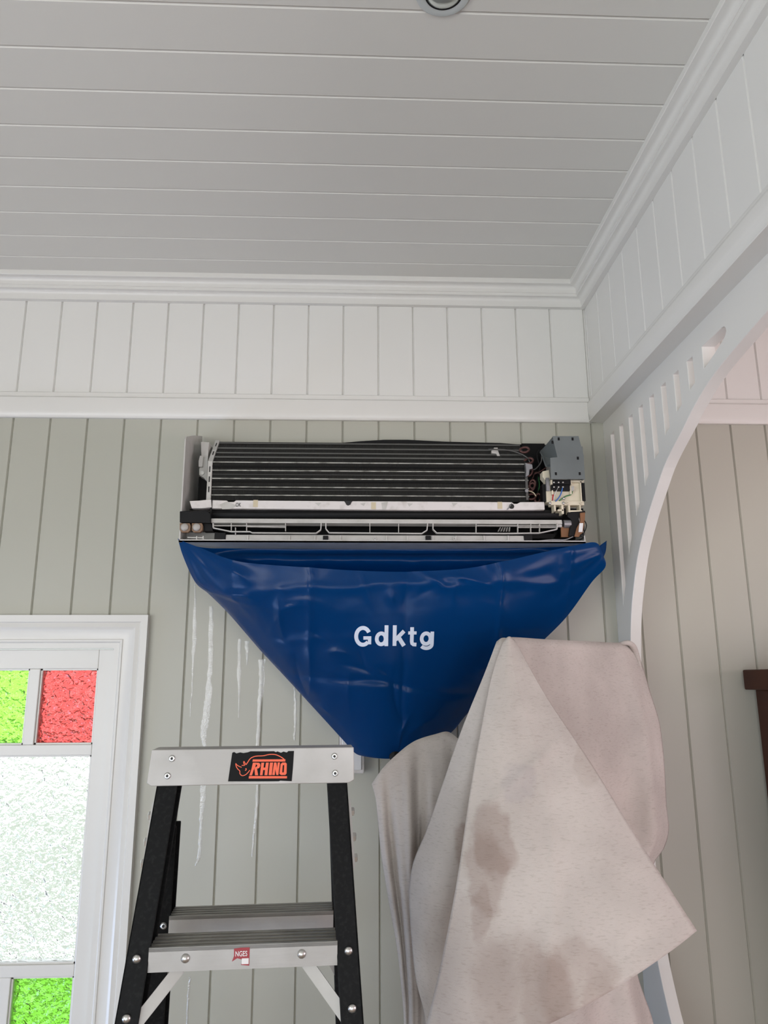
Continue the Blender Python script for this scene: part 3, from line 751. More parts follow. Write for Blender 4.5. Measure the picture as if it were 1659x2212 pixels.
for q in ((1190, 1037, 1195, 1046, 1.978, .02), (1229, 1038, 1235, 1046, 1.978, .02), (1192, 1059, 1195, 1068, 1.985, .01), (1231, 1050, 1235, 1068, 1.985, .01), (1254, 1040, 1258, 1084, 1.985, .01), (1235, 1038, 1258, 1042, 1.985, .01)):
    m = MB(); pbox(m, *q); sub(base, m.build('base_rib', M['cream']))
m = MB(); pprism(m, [(1234, 1051), (1240, 1050), (1240, 1060), (1235, 1061)], 1.983, .006); acpart(m, 'earth_clamp', 'steel')
wire([(1195, 1068), (1194, 1081)], 1.988, .0022, 'red'); wire([(1206, 1053), (1202, 1060), (1197, 1072), (1196, 1082)], 1.986, .0012, 'white_wire')
wire([(1215, 1054), (1212, 1066), (1207, 1075), (1200, 1083)], 1.986, .0019, 'blue'); wire([(1236, 1060), (1234, 1068), (1220, 1073), (1208, 1082)], 1.987, .0018, 'green')
m = MB(); pbox(m, 1190, 1082, 1262, 1091, 1.988, .03)
for a, b, c, d in ((1197, 1091, 1201, 1104), (1213, 1091, 1218, 1110), (1228, 1091, 1232, 1107), (1252, 1091, 1255, 1104), (1205, 1100, 1218, 1104), (1230, 1102, 1258, 1106)):
    pbox(m, a, b, c, d, 1.99, .03)
acpart(m, 'terminal_bracket', 'cream', bevel=.001)
for px, py in ((1218, 1077), (1188, 1087), (1217, 1087)):
    m = MB().lathe([(.0042, 0), (.0042, .001), (.003, .0035), (.0005, .004)], at(px, py, 1.987), (0, -1, 0), 12); acpart(m, 'screw', 'steel', smooth=True)
for px, py in ((1225.5, 1087), (1254.5, 1087)):
    m = MB().lathe([(.0038, 0), (.0038, .004), (.0018, .004), (.0018, .001)], at(px, py, 1.987), (0, -1, 0), 12); acpart(m, 'screw_boss', 'cream')
# right lower corner
m = MB(); pbox(m, 1195, 1098, 1262, 1165, 2.06, .03); acpart(m, 'hollow_shade', 'fan_black')  # shade behind the boards built as a black block
m = MB(); pbox(m, 1212, 1138, 1231, 1160, 2.0, .006); acpart(m, 'circuit_board', 'pcb')
m = MB(); pprism(m, [(1253, 1108), (1264, 1107), (1263, 1128), (1259, 1150), (1250, 1160), (1241, 1159), (1246, 1140), (1254, 1126)], 1.985, .004); pc = acpart(m, 'circuit_board', 'pcb')
m = MB(); pprism(m, [(1252, 1130), (1260, 1130), (1258, 1149), (1250, 1149)], 1.981, .004); sub(pc, m.build('plug', M['label_white']))
m = MB(); pprism(m, [(1227, 1106), (1264, 1103), (1265, 1108), (1253, 1109), (1249, 1128), (1244, 1158), (1229, 1158), (1234, 1122), (1226, 1116)], 1.990, .012); acpart(m, 'cable_bracket', 'black_plastic', bevel=.001)
m = MB().tube([at(1217, 1132, 2.0), at(1232, 1132, 2.0)], .0115, 20); acpart(m, 'louvre_motor', 'motor_grey', auto=True)
m = MB().tube([at(1203, 1136, 1.995), at(1213, 1136, 1.995)], .0045, 12); acpart(m, 'motor_shaft', 'unit_white', auto=True)
wire([(1263, 1125), (1267, 1135), (1262, 1150), (1252, 1157), (1259, 1160), (1257, 1165), (1243, 1170)], 1.983, .0014, 'black_plastic')
wire([(1238, 1159), (1220, 1166), (1190, 1166), (1160, 1169)], 1.986, .0018, 'motor_grey'); wire([(1259, 1152), (1261, 1160), (1250, 1167), (1225, 1170)], 1.985, .0022, 'black_plastic')
m = MB(); pbox(m, 1132, 1155, 1150, 1168, 1.984, .02); acpart(m, 'cable_duct', 'black_plastic', bevel=.001)
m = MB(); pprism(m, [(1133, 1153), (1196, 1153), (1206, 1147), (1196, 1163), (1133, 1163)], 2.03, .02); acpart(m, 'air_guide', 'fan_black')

# lettering
def text_mesh(txt, size, bold=0.0):
    cu = bpy.data.curves.new('t', 'FONT'); cu.body = txt; cu.size = size; cu.offset = bold; cu.resolution_u = 6
    to = bpy.data.objects.new('t', cu); COL.objects.link(to)
    dg = bpy.context.evaluated_depsgraph_get(); me = bpy.data.meshes.new_from_object(to.evaluated_get(dg))
    bpy.data.objects.remove(to); bpy.data.curves.remove(cu)
    return me
def fit_text(txt, x0, x1, z0, z1, place, name, mt, bold=0.0):
    """lay lettering into the rectangle; place(x, z) -> world point"""
    me = text_mesh(txt, 1.0, bold)
    xs = [v.co.x for v in me.vertices]; ys = [v.co.y for v in me.vertices]
    bm = bmesh.new(); bm.from_mesh(me)
    bmesh.ops.triangulate(bm, faces=bm.faces)
    bmesh.ops.subdivide_edges(bm, edges=[e for e in bm.edges if e.calc_length() > .12], cuts=2)
    for v in bm.verts:
        x = x0 + (v.co.x - min(xs)) / (max(xs) - min(xs)) * (x1 - x0); z = z0 + (v.co.y - min(ys)) / (max(ys) - min(ys)) * (z1 - z0)
        v.co = place(x, z)
    bm.to_mesh(me); bm.free(); me.name = name; me.materials.clear(); me.materials.append(M[mt])
    o = bpy.data.objects.new(name, me); COL.objects.link(o); return o
a, b = at(509, 1094.5, 2.0042), at(521, 1086, 2.0042)
sub(tr, fit_text('OK', a.x, b.x, a.z, b.z, lambda x, z: Vector((x, 2.0042, z)), 'handwritten_mark', 'ink', 0.01))

# ------------------------------------------------------------------ blue wash bag
def bagpt(x, y, Y): return at(x, y, Y)
topc = [bagpt(*p) for p in ((384, 1163, 1.99), (402, 1172, 1.975), (440, 1186, 1.955), (480, 1203, 1.935), (530, 1216, 1.92), (640, 1226, 1.905), (830, 1236, 1.90), (990, 1231, 1.905), (1090, 1213, 1.915), (1170, 1194, 1.935), (1235, 1180, 1.955), (1286, 1172, 1.975), (1302, 1196, 2.0))]
leftc = [bagpt(*p) for p in ((384, 1163, 1.99), (396, 1203, 2.0), (422, 1258, 2.03), (452, 1284, 2.05), (497, 1329, 2.08), (560, 1402, 2.10), (612, 1458, 2.11), (660, 1510, 2.115), (735, 1592, 2.11), (766, 1626, 2.10), (785, 1634, 2.09))]
rightc = [bagpt(*p) for p in ((1302, 1196, 2.0), (1308, 1224, 2.01), (1278, 1258, 2.03), (1226, 1330, 2.06), (1172, 1385, 2.08), (1090, 1462, 2.10), (1013, 1538, 2.11), (975, 1582, 2.11), (925, 1615, 2.10), (872, 1636, 2.09))]
botc = [bagpt(*p) for p in ((785, 1634, 2.09), (815, 1637, 2.075), (845, 1638, 2.075), (872, 1636, 2.09))]
def gauss(d, w): return math.exp(-(d / w) ** 2)
_rc = random.Random(21)
CREASES = [(_rc.uniform(-.35, .6), _rc.uniform(1.72, 2.17), _rc.choice((0.1, -0.15, 0.5, -0.6, 1.3, 1.7)) + _rc.uniform(-.2, .2), _rc.uniform(.02, .06), _rc.uniform(-.008, .010)) for _ in range(60)]
CREASES = [c for c in CREASES if not (-.02 < c[0] < .25 and 1.94 < c[1] < 2.03)]
def bag_disp(u, v, p):
    e = math.sin(math.pi * u) ** 0.8
    b = 0.085 * e * math.sin(math.pi * min(1, v * 0.9 + .05))
    edge = min(1, min(u, 1 - u) * 9) * min(1, (1 - v) * 8)
    x, z = p.x, p.z
    w = 0
    for cx, s, amp, wd in ((-0.115, .03, .0045, .006), (0.13, .02, -.003, .006), (0.385, -.03, .0045, .006), (0.585, 0, .004, .005), (-.33, .1, .003, .012)):
        w += amp * 1.9 * math.exp(-abs(x - cx - s * (z - 1.98) - .008 * noise.noise((z * 14, cx, 0))) / (wd * 1.8))
    for cz, s, amp, wd in ((2.105, .03, .004, .012), (1.86, -.10, -.005, .010), (1.985, .05, .0025, .012)):
        w += amp * gauss(z - cz - s * (x - .1) - .02 * noise.noise((x * 6, cz, 3)), wd)
    # folds running from the top corners down to the outlet
    for ox, oz, n_, amp in ((-.46, 2.24, 9, .005), (.72, 2.24, 9, .005)):
        a_ = math.atan2(z - oz, x - ox); r_ = math.hypot(x - ox, z - oz)
        w += amp * math.sin(a_ * n_ * 2.1 + 1.3 * noise.noise((x * 5, z * 5, 1))) * gauss(r_, .26)
    calm = 1 - .75 * gauss(x - .10, .16) * gauss(z - 1.985, .06)
    w += .004 * noise.fractal((x * 5.5, z * 7.5, 4.2), .8, 2.1, 3) * calm + .009 * noise.noise((x * 3.1 + 2, z * 3.7, 1.7)) * calm
    for k, (px_, pz_, an, ln, amp) in enumerate(CREASES):          # short pinched creases
        dx, dz = x - px_, z - pz_; c_, s_ = math.cos(an), math.sin(an)
        al, ac = dx * c_ + dz * s_, -dx * s_ + dz * c_ + .12 * (dx * c_ + dz * s_) ** 2 / ln
        w += amp * gauss(al, ln) * math.exp(-abs(ac) / .010)
    return Vector((0, -b - w * edge * calm, 0))
BG = coons(topc, botc, leftc, rightc, 190, 120, bag_disp)
bag = tag(empty('wash_bag', tuple(at(830, 1637, 2.1))), 'blue plastic wash bag funnel hanging under the opened air conditioner, white lettering', 'wash bag')
def bagpart(o):
    o.parent = bag; o.matrix_parent_inverse = Matrix.Translation(bag.location).inverted(); return o
fs_ = bagpart(MB().grid(BG).build('front_sheet', M['bag'], smooth=True))

from mathutils.bvhtree import BVHTree
bvh = BVHTree.FromPolygons([p for r in BG for p in r], [(j*190+i, (j+1)*190+i, (j+1)*190+i+1, j*190+i+1) for j in range(119) for i in range(189)])
def on_bag(x, z):
    h = bvh.ray_cast(Vector((x, 1.0, z)), Vector((0, 1, 0)))[0]
    return (h if h else Vector((x, 1.83, z))) + Vector((0, -.0014, 0))
Yt = on_bag(at(850, 1375, 1.82).x, at(850, 1375, 1.82).z).y
def bag_letter(strokes):
    """strokes: (list of photograph points, width); laid onto the sheet"""
    m = MB()
    for pts, wd, closed in strokes:
        A = []; B = []; n_ = len(pts)
        for k, p in enumerate(pts):
            p = Vector((p[0], p[1], 0))
            q0 = Vector((*pts[(k - 1) % n_ if closed else max(k - 1, 0)], 0)); q1 = Vector((*pts[(k + 1) % n_ if closed else min(k + 1, n_ - 1)], 0))
            d = (q1 - q0).normalized(); nn = Vector((-d.y, d.x, 0)) * wd / 2
            for lst, q in ((A, p + nn), (B, p - nn)):
                w_ = at(q.x, q.y, Yt); lst.append(on_bag(w_.x, w_.z))
        C = [on_bag(((a_ + b_) / 2).x, ((a_ + b_) / 2).z) for a_, b_ in zip(A, B)]
        if closed: A.append(A[0]); B.append(B[0]); C.append(C[0])
        m.grid([A, C, B])
    bagpart(m.build('letter', M['print_white']))
def ell(cx, cy, rx, ry, a0, a1, n_): return [(cx + rx * math.cos(math.radians(a0 + (a1 - a0) * k / n_)), cy + ry * math.sin(math.radians(a0 + (a1 - a0) * k / n_))) for k in range(n_ + 1)]
def seg(x0_, y0_, x1_, y1_): return [(x0_ + (x1_ - x0_) * k / 6, y0_ + (y1_ - y0_) * k / 6) for k in range(7)]
bag_letter([(ell(784, 1374.5, 14.6, 17.8, -28, -318, 30), 8.4, False), (seg(785, 1378, 802, 1378), 7.2, False), (seg(798.3, 1378, 798.3, 1391.5), 7.4, False)])
bag_letter([(ell(823.5, 1380, 9.6, 11.6, 0, 348, 24)[:-1], 8.0, True), (seg(834.6, 1351.5, 834.6, 1395.5), 8.2, False)])
bag_letter([(seg(852.3, 1351.5, 852.3, 1395), 8.2, False), (seg(854.5, 1382, 872.5, 1363.5), 8.2, False), (seg(860.5, 1376, 873, 1395), 8.8, False)])
bag_letter([(seg(889.6, 1355.5, 889.6, 1386) + [(890.4, 1389.6), (893, 1391.8), (899.8, 1392.2)], 8.0, False), (seg(881.5, 1367.5, 899.5, 1367.5), 6.6, False)])
bag_letter([(ell(920.5, 1379.5, 9.6, 11.2, 0, 348, 24)[:-1], 8.0, True), (seg(933.6, 1364.5, 933.6, 1390) + ell(921.5, 1391.5, 12.1, 8.4, 0, 150, 12)[1:], 7.8, False)])
# rear sheet, taped under the unit
def back_disp(u, v, p):
    w = .010 * noise.fractal((p.x * 6, p.z * 9, 9.3), .7, 2.1, 3) + .012 * gauss(v - .28 - .06 * math.sin(u * 5), .07)
    t = min(1, v / .11); t = t * t * (3 - 2 * t)
    return Vector((0, -w * min(1, v * 8) - .115 * min(1, math.sin(math.pi * u) * 2.2) * t * max(0, 1 - v * 1.1), 0))
bt = [bagpt(*p) for p in ((400, 1172, 2.0), (440, 1183, 2.03), (520, 1185, 2.06), (830, 1186.5, 2.08), (1130, 1184, 2.06), (1225, 1180, 2.03), (1284, 1174, 2.0))]
bb = [bagpt(*p) for p in ((790, 1600, 2.16), (830, 1606, 2.16), (868, 1600, 2.16))]
bl_ = [bagpt(*p) for p in ((400, 1172, 2.0), (430, 1230, 2.09), (560, 1380, 2.17), (790, 1600, 2.16))]
br_ = [bagpt(*p) for p in ((1284, 1174, 2.0), (1265, 1230, 2.09), (1150, 1360, 2.17), (868, 1600, 2.16))]
rs = bagpart(MB().grid(coons(bt, bb, bl_, br_, 110, 50, back_disp)).build('rear_sheet', M['bag'], smooth=True))
# loose corner ears
m = MB().grid(coons([bagpt(1288, 1184, 2.02), bagpt(1310, 1168, 2.04)], [bagpt(1298, 1210, 2.03), bagpt(1303, 1204, 2.035)], [bagpt(1288, 1184, 2.02), bagpt(1298, 1210, 2.03)], [bagpt(1310, 1168, 2.04), bagpt(1308, 1190, 2.04), bagpt(1303, 1204, 2.035)], 8, 8))
o = bagpart(m.build('corner_ear', M['bag'], smooth=True)); o.modifiers.new('t', 'SOLIDIFY').thickness = .0012
# black hose outlet at the tip
c = at(852, 1632, 2.06)
m = MB().lathe([(.011, -.02), (.015, -.012), (.016, 0), (.014, .006), (.010, .012)], c, (0, -.3, -1), 16); bagpart(m.build('hose_connector', M['black_plastic'], auto=True))
m = MB().tube(catmull([c, c + Vector((.004, .005, -.05)), c + Vector((.05, .01, -.2)), c + Vector((.09, .015, -.5)), c + Vector((.10, .015, -1.0)), Vector((c.x + .10, c.y, .02))], 30), .010, 10); bagpart(m.build('drain_hose', M['black_plastic'], smooth=True))

# ------------------------------------------------------------------ power isolator on the wall
iso = tag(empty('isolator_switch', (0.0, YW, 1.70)), 'small white electrical switch box on the wall behind the tip of the blue bag', 'switch')
p0 = at(733, 1590, 2.16)
m = MB().box(p0.x, p0.x + .07, 2.165, YW, 1.62, 1.725); local(iso, m.build('switch_box', M['tray_white'], bevel=.004))
m = MB().box(p0.x + .008, p0.x + .062, 2.160, 2.166, 1.63, 1.715); local(iso, m.build('face_plate', M['label_white'], bevel=.002))

# ------------------------------------------------------------------ water runs on the boards
def streak(pts, label):
    m = MB(); L = []; R2 = []
    P = catmull([Vector((x, y, w)) for x, y, w in pts], 60)
    for i, p in enumerate(P):
        w = p.z * (1 + .5 * noise.noise((i * .35, p.x, 0)))
        off = 1.6 * noise.noise((i * .18, p.x * .3, 5))
        t = at(p.x + off, p.y, YW); hw = max(.0006, w * 0.5 * 1.37e-3)
        L.append((t.x - hw, YW - .0009, t.z)); R2.append((t.x + hw, YW - .0009, t.z))
    mid = [((a[0] + b[0]) / 2, YW - .0024, a[2]) for a, b in zip(L, R2)]
    m.grid([L, mid, R2]); o = m.build('water_run', M['water'], smooth=True)
    tag(o, label, 'water streak', 'water runs on the wall boards')
streak([(421, 1260, 3), (420, 1370, 8), (417, 1430, 5), (414, 1500, 3), (411, 1548, 2)], 'thin water run on the wall board, leftmost of those left of the blue bag')
streak([(456, 1310, 8), (455, 1400, 10), (452, 1480, 11), (446, 1540, 15), (440, 1585, 13), (444, 1614, 7)], 'wide wet streak ending above the left rivets of the ladder cap')
streak([(518, 1380, 7), (517, 1420, 6), (516, 1455, 9), (517, 1490, 5), (515, 1550, 2)], 'short water run in the middle, with a pointed end beside the bag edge')
streak([(533, 1385, 10), (534, 1415, 5), (533, 1436, 2)], 'shortest water run, a smear close to the sloping bag edge')
streak([(566, 1424, 13), (565, 1480, 11), (560, 1530, 7), (558, 1580, 7), (556, 1614, 6)], 'long wet streak on the board edge ending above the ladder sticker')
streak([(636, 1480, 3), (638, 1540, 6), (636, 1600, 4)], 'faint water run near the lower bag edge above the ladder cap')
streak([(440, 1694, 11), (437, 1740, 9), (434, 1790, 6), (430, 1850, 7), (422, 1870, 3)], 'wet streak seen between the ladder rails, on the left board')
streak([(556, 1694, 6), (555, 1740, 6), (550, 1790, 5), (545, 1850, 3)], 'wet streak seen between the ladder rails, below the sticker')
streak([(411, 2110, 4), (406, 2160, 4), (404, 2230, 3)], 'thin water run at the bottom, seen under the ladder step')

# ------------------------------------------------------------------ step ladder
LR = math.radians(3.2)
YL = 1.35
pc_ = at(547.5, 1655, YL)
lad = tag(empty('step_ladder', (pc_.x, YL, 0), LR), 'black fibreglass twin step ladder with aluminium cap and steps, orange sticker on cap', 'ladder')
ZCAP = 1.757
def lp(m, name, mt, parent=None, **k):
    return m.build(name, M[mt], parent or lad, **k)
CW = 0.172
m = MB(); m.prism([(-CW, ZCAP), (CW, ZCAP), (CW + .001, ZCAP - .054), (CW - .008, ZCAP - .059), (-CW + .002, ZCAP - .059), (-CW - .005, ZCAP - .054)], 'y', 0.0, .004)
m.box(-CW + .001, CW - .001, .004, .055, ZCAP - .004, ZCAP)
m.box(-CW, CW, .051, .055, ZCAP - .06, ZCAP - .004)
cap = lp(m, 'cap', 'alu', bevel=.0012)
def rivet(x, y, z, r, parent, hole=True, d=(0, -1, 0)):
    prof = [(r, 0), (r, .0012), (r * .75, .0028), (r * .42, .003), (r * .36, .001)] if hole else [(r, 0), (r, .001), (r * .85, .003), (r * .5, .0048), (r * .1, .0054)]
    mm = MB().lathe(prof, (x, y, z), d, 16); o = mm.build('rivet', M['steel'], parent, smooth=not hole, auto=hole)
    if hole:
        MB().lathe([(r * .35, 0), (r * .35, .0022)], (x, y, z), d, 10).build('rivet_hole', M['ink'], parent)
for x, z in ((-.1375, ZCAP - .0145), (-.1435, ZCAP - .0425), (.1385, ZCAP - .0145), (.140, ZCAP - .0425)):
    rivet(x, 0, z, .0055, cap)
# front rails: web at the front with a flange going back
LEAN, SPL = 0.31, 0.068
def fr(s, z, dx=0, dy=0):                     # centre of front rail face at height z
    t = (ZCAP - .059) - z
    return Vector((s * (.144 + SPL * t) + dx, .004 - LEAN * t + dy, z))
def rr(s, z, dx=0, dy=0):
    t = 1.63 - z
    return Vector((s * (.150 + .05 * t) + dx, .055 + .25 * t + dy, z))
def rail_mesh(fn, s, z0, z1, w, d, front):
    m = MB()
    inn = -s
    for (xa, xb, ya, yb) in ((-w/2, w/2, 0, .004) , (min(inn*w/2*-1, inn*w/2*-1 - inn*-.004), max(inn*w/2*-1, inn*w/2*-1 - inn*-.004), 0, d), (-w/2, w/2, d - .004, d)):
        vs_ = []
        for z in (z0, z1):
            for (x, y) in ((xa, ya), (xb, ya), (xb, yb), (xa, yb)): vs_.append(fn(s, z, x, y))
        m.add(vs_, [(0,3,2,1),(4,5,6,7),(0,1,5,4),(1,2,6,5),(2,3,7,6),(3,0,4,7)])
    return m
for s in (-1, 1):
    r_ = lp(rail_mesh(fr, s, 0.0, ZCAP - .03, .0345, .055, True), 'front_rail', 'fibre', bevel=.0015)
    for z in (1.458, 1.386):
        p = fr(s, z, s * .001); rivet(p.x, p.y + .0005, p.z, .0068, r_, hole=False, d=(0, -1, -.28))
    r2 = lp(rail_mesh(rr, s, 0.0, 1.625, .034, .05, False), 'rear_rail', 'fibre', bevel=.0015)
    p = rr(s, 1.455, -s * .006); rivet(p.x, p.y - .0005, p.z, .0058, r2)
    # hinge plate with bolts on the outer side
    a, b = fr(s, 1.668, s * .0195, .032), fr(s, 1.560, s * .0195, .048)
    m = MB().bar(a, b, .005, .032, up=(0, 1, 0)); hp = lp(m, 'hinge_plate', 'alu')
    for t in (.18, .55, .85):
        c = a.lerp(b, t); MB().lathe([(.0075, 0), (.0075, .0045), (.005, .0055)], c + Vector((s * .0025, -.004, 0)), (s, 0, 0), 6).build('bolt', M['steel'], hp)
# steps front and rear
def step(fn, z, hw, sgn, rear):
    c = fn(1, z); y0 = c.y + (.001 if not rear else -.004)
    m = MB(); x = hw
    if not rear:
        ya, yb = y0 - .001, y0 + .066
    else:
        ya, yb = y0 - .008, y0 + .05
    zt = z + .017
    m.box(-x, x, ya, ya + .0025, z - .017, zt - .0005)           # front lip
    m.box(-x, x, yb - .0025, yb, z - .017, zt - .0005)
    o = lp(m, 'step_face', 'alu')
    m = MB(); n = 9
    pr = []
    for i in range(n):
        a_, b_ = ya + (yb - ya) * i / n, ya + (yb - ya) * (i + 1) / n
        h = zt if i % 2 == 0 else zt - .003
        pr += [(a_, h), (b_, h)]
    m.prism(pr + [(yb, zt - .006), (ya, zt - .006)], 'x', -x, x)
    t_ = m.build('tread', M['alu_dark'], o)
    return o, ya
ZS = 1.4557
for k in range(5):
    z = ZS - .305 * k
    if z < .1: break
    hw = .144 + SPL * (ZCAP - .059 - z) - .0165
    o, ya = step(fr, z, hw, -1, False)
    if k == 0:
        for sx in (-1, 1):
            rivet(sx * hw * .615, ya, z + .001, .0068, o, hole=False)
        # torn red warning label
        m = MB(); pts = [(-.0135, .012), (-.003, .013), (.0105, .013), (.0105, -.0125), (-.002, -.011), (.001, -.004), (-.008, -.0015), (-.016, -.006), (-.013, .002)]
        m.prism([(x_ - .002, z + z_) for x_, z_ in pts], 'y', ya - .0006, ya); lb = m.build('warning_label', M['label_red'], o)
        m = MB().box(-.003, .0075, ya - .0009, ya - .0005, z - .010, z - .002); m.build('label_panel', M['label_white'], lb)
        tx = fit_text('NGES', -.013, .005, z + .001, z + .0085, lambda x, z_: Vector((x, ya - .0009, z_)), 'label_text', 'label_white', .01); tx.parent = lb
    hw2 = .150 + .05 * (1.63 - z) - .0165
    step(rr, z, hw2, 1, True)
# braces below the first step
for s in (-1, 1):
    a = Vector((s * .098, fr(1, 1.44).y + .014, 1.440)); b = fr(s, 1.372, -s * .008, .008)
    m = MB().bar(a, b, .017, .0025, up=(0, 1, 0)); m.bar(a + Vector((-s * .006, .008, -.006)), b + Vector((-s * .006, .008, -.006)), .0025, .016, up=(0, 1, 0)); lp(m, 'brace', 'alu')
    a = Vector((s * .110, rr(1, 1.44).y + .012, 1.438)); b = rr(s, 1.36, -s * .010, .006)
    m = MB().bar(a, b, .016, .0025, up=(0, 1, 0)); lp(m, 'brace', 'alu')
for s in (-1, 1):
    for fn in (fr, rr):
        c = fn(s, .03); lp(MB().box(c.x - .026, c.x + .026, c.y - .006, c.y + .06, 0, .035), 'foot', 'black_plastic', bevel=.004)
# sticker with the animal outline and lettering
SX0_, SX1_, SZ0_, SZ1_ = -.0395, .0680, ZCAP - .0545, ZCAP - .0045
def S(px, py):   # sticker crop (659..1143, 110..358) -> cap plane
    return Vector((SX0_ + (px - 645) / (1140 - 645) * (SX1_ - SX0_), 0, SZ1_ - (py - 108) / (358 - 108) * (SZ1_ - SZ0_)))
edge = [(658, 118), (672, 112), (690, 124), (720, 116), (745, 122), (780, 116), (800, 108), (870, 110), (985, 110), (1000, 118), (1012, 112), (1040, 124), (1060, 114), (1085, 122), (1098, 110), (1143, 110), (1137, 250), (1130, 358), (1040, 352), (1028, 357), (860, 355), (634, 351), (645, 240)]
m = MB(); m.prism([(S(*p).x, S(*p).z) for p in edge], 'y', -.0006, 0.0); st = m.build('sticker', M['sticker'], cap)
def poly(pts, name='sticker_letter'):
    m = MB(); m.prism([(S(*p).x, S(*p).z) for p in pts], 'y', -.0010, -.0005); return m.build(name, M['orange'], st)
poly([(820, 175), (1076, 177), (1076, 196), (818, 193)], 'sticker_bar'); poly([(795, 310), (1092, 316), (1092, 334), (793, 330)], 'sticker_bar')
# letters (R H I N O)
poly([(822, 202), (848, 202), (842, 236), (830, 262), (818, 305), (798, 305), (812, 255)]); poly([(848, 202), (870, 204), (880, 214), (880, 232), (872, 246), (856, 252), (866, 305), (842, 305), (836, 255), (840, 240), (850, 236), (856, 230), (856, 220), (848, 218)])
poly([(888, 203), (910, 203), (906, 243), (920, 243), (924, 203), (946, 203), (938, 305), (916, 305), (918, 263), (904, 263), (900, 305), (880, 305)][:12])
poly([(955, 203), (980, 203), (972, 305), (948, 305)])
poly([(988, 203), (1006, 203), (1014, 250), (1016, 203), (1034, 203), (1024, 305), (1008, 305), (998, 258), (996, 305), (976, 305)])
m = MB()
oo = [(1052, 204), (1078, 204), (1088, 214), (1088, 294), (1078, 306), (1046, 306), (1032, 296), (1040, 216)]; oi = [(1060, 224), (1066, 224), (1068, 230), (1066, 282), (1062, 286), (1056, 286), (1054, 280), (1056, 230)]
vs_ = []
for y_ in (-.0010, -.0005):
    for ring_ in (oo, oi): vs_ += [(S(*p).x, y_, S(*p).z) for p in ring_]
fs = []
for i in range(8):
    j = (i + 1) % 8; fs += [(i, j, 8 + j, 8 + i), (16 + i, 24 + i, 24 + j, 16 + j), (i, 16 + i, 16 + j, j), (8 + i, 8 + j, 24 + j, 24 + i)]
m.add(vs_, fs); m.build('sticker_letter', M['orange'], st)
def stroke(pts, w):
    P = catmull([Vector((x, y, 0)) for x, y in pts], max(12, len(pts) * 6)); A = []; B = []
    for i, p in enumerate(P):
        d = (P[min(i + 1, len(P) - 1)] - P[max(i - 1, 0)]).normalized(); n_ = Vector((-d.y, d.x, 0)) * w / 2
        a, b = S((p + n_).x, (p + n_).y), S((p - n_).x, (p - n_).y); a.y = b.y = -.0009; A.append(a); B.append(b)
    m = MB().grid([A, B]); o = m.build('sticker_outline', M['orange'], st); o.modifiers.new('t', 'SOLIDIFY').thickness = .0004
stroke([(1074, 190), (1060, 172), (1030, 152), (995, 138), (950, 136), (900, 146), (850, 148), (815, 158), (795, 175), (780, 200), (768, 218)], 7)
stroke([(768, 218), (752, 190), (750, 205), (758, 222), (735, 222)], 6)
stroke([(735, 238), (712, 228), (695, 215), (688, 206), (694, 232), (706, 252), (722, 268), (724, 290), (742, 306), (766, 300), (784, 284), (800, 262)], 6)
stroke([(764, 252), (772, 250), (770, 262), (762, 264)], 5)

# ------------------------------------------------------------------ canvas drop cloth
stains = []
def stain(px, py, Y, rx, rz, col, fac): stains.append((tuple(at(px, py, Y)), (rx, 1.0, rz), col, fac))
BR = (0.77, 0.71, 0.685); GR = (0.84, 0.80, 0.785)
stain(1068, 1810, 1.46, .036, .065, BR, .85); stain(1046, 1880, 1.46, .042, .075, BR, .8); stain(1035, 1960, 1.45, .020, .050, GR, .8)
stain(1010, 2110, 1.44, .075, .135, GR, .6); stain(1120, 2120, 1.43, .085, .085, GR, .75); stain(1165, 2130, 1.43, .050, .075, BR, .55)
stain(1235, 2110, 1.42, .075, .070, GR, .85); stain(1280, 2150, 1.42, .030, .06, GR, .6); stain(1110, 1690, 1.48, .040, .030, (0.90, 0.90, 0.93), .8); stain(1265, 1650, 1.49, .03, .05, (0.86, 0.84, 0.82), .7)
M['canvas'] = cloth_mat(stains)
cl = tag(empty('drop_cloth', (0.5, 1.65, 0)), 'stained off-white canvas drop cloth draped over a tall stand beside the arch', 'cloth')
def clpart(P, name):
    o = MB().grid(P).build(name, M['canvas'], smooth=True); local(cl, o)
    s = o.modifiers.new('thick', 'SOLIDIFY'); s.thickness = .0016; s.offset = 0
    return o
def floor_ext(L_, dx=0, dy=0):
    p = L_[-1]; n_ = max(2, int(p.z / .12))
    L_ += [Vector((p.x + dx * k / n_, p.y + dy * k / n_, p.z + (.01 - p.z) * k / n_)) for k in range(1, n_ + 1)]
def nz(p, s, k): return noise.fractal((p.x * s, p.y * s, p.z * s * .5 + k), .7, 2.1, 3)
# folded flap in front
FT = [at(1088, 1384, 1.535), at(1100, 1375, 1.53), at(1112, 1384, 1.54)]
FL = [at(*p) for p in ((1088, 1384, 1.535), (1062, 1463, 1.525), (1036, 1594, 1.505), (1015, 1716, 1.49), (987, 1904, 1.465), (958, 2055, 1.445), (926, 2196, 1.43), (893, 2345, 1.415))]
FR = [at(*p) for p in ((1112, 1384, 1.54), (1179, 1503, 1.515), (1278, 1651, 1.49), (1367, 1796, 1.46), (1440, 1910, 1.435), (1504, 2010, 1.415))]
FB = [at(*p) for p in ((893, 2345, 1.415), (1000, 2290, 1.40), (1203, 2186, 1.395), (1316, 2126, 1.395), (1443, 2050, 1.40), (1504, 2010, 1.415))]
def fdisp(u, v, p):
    e = math.sin(math.pi * u); hem = -.0018 if v > .965 else 0
    return Vector((0, hem -.022 * e * v - .006 * nz(p, 4, 1) * e * min(1, v * 6) - .006 * math.exp(-abs(v - .40 + .13 * (u - .5)) / .012) * e - .004 * math.exp(-abs(u - .5 - .1 * math.sin(v * 4)) / .02) * v, 0))
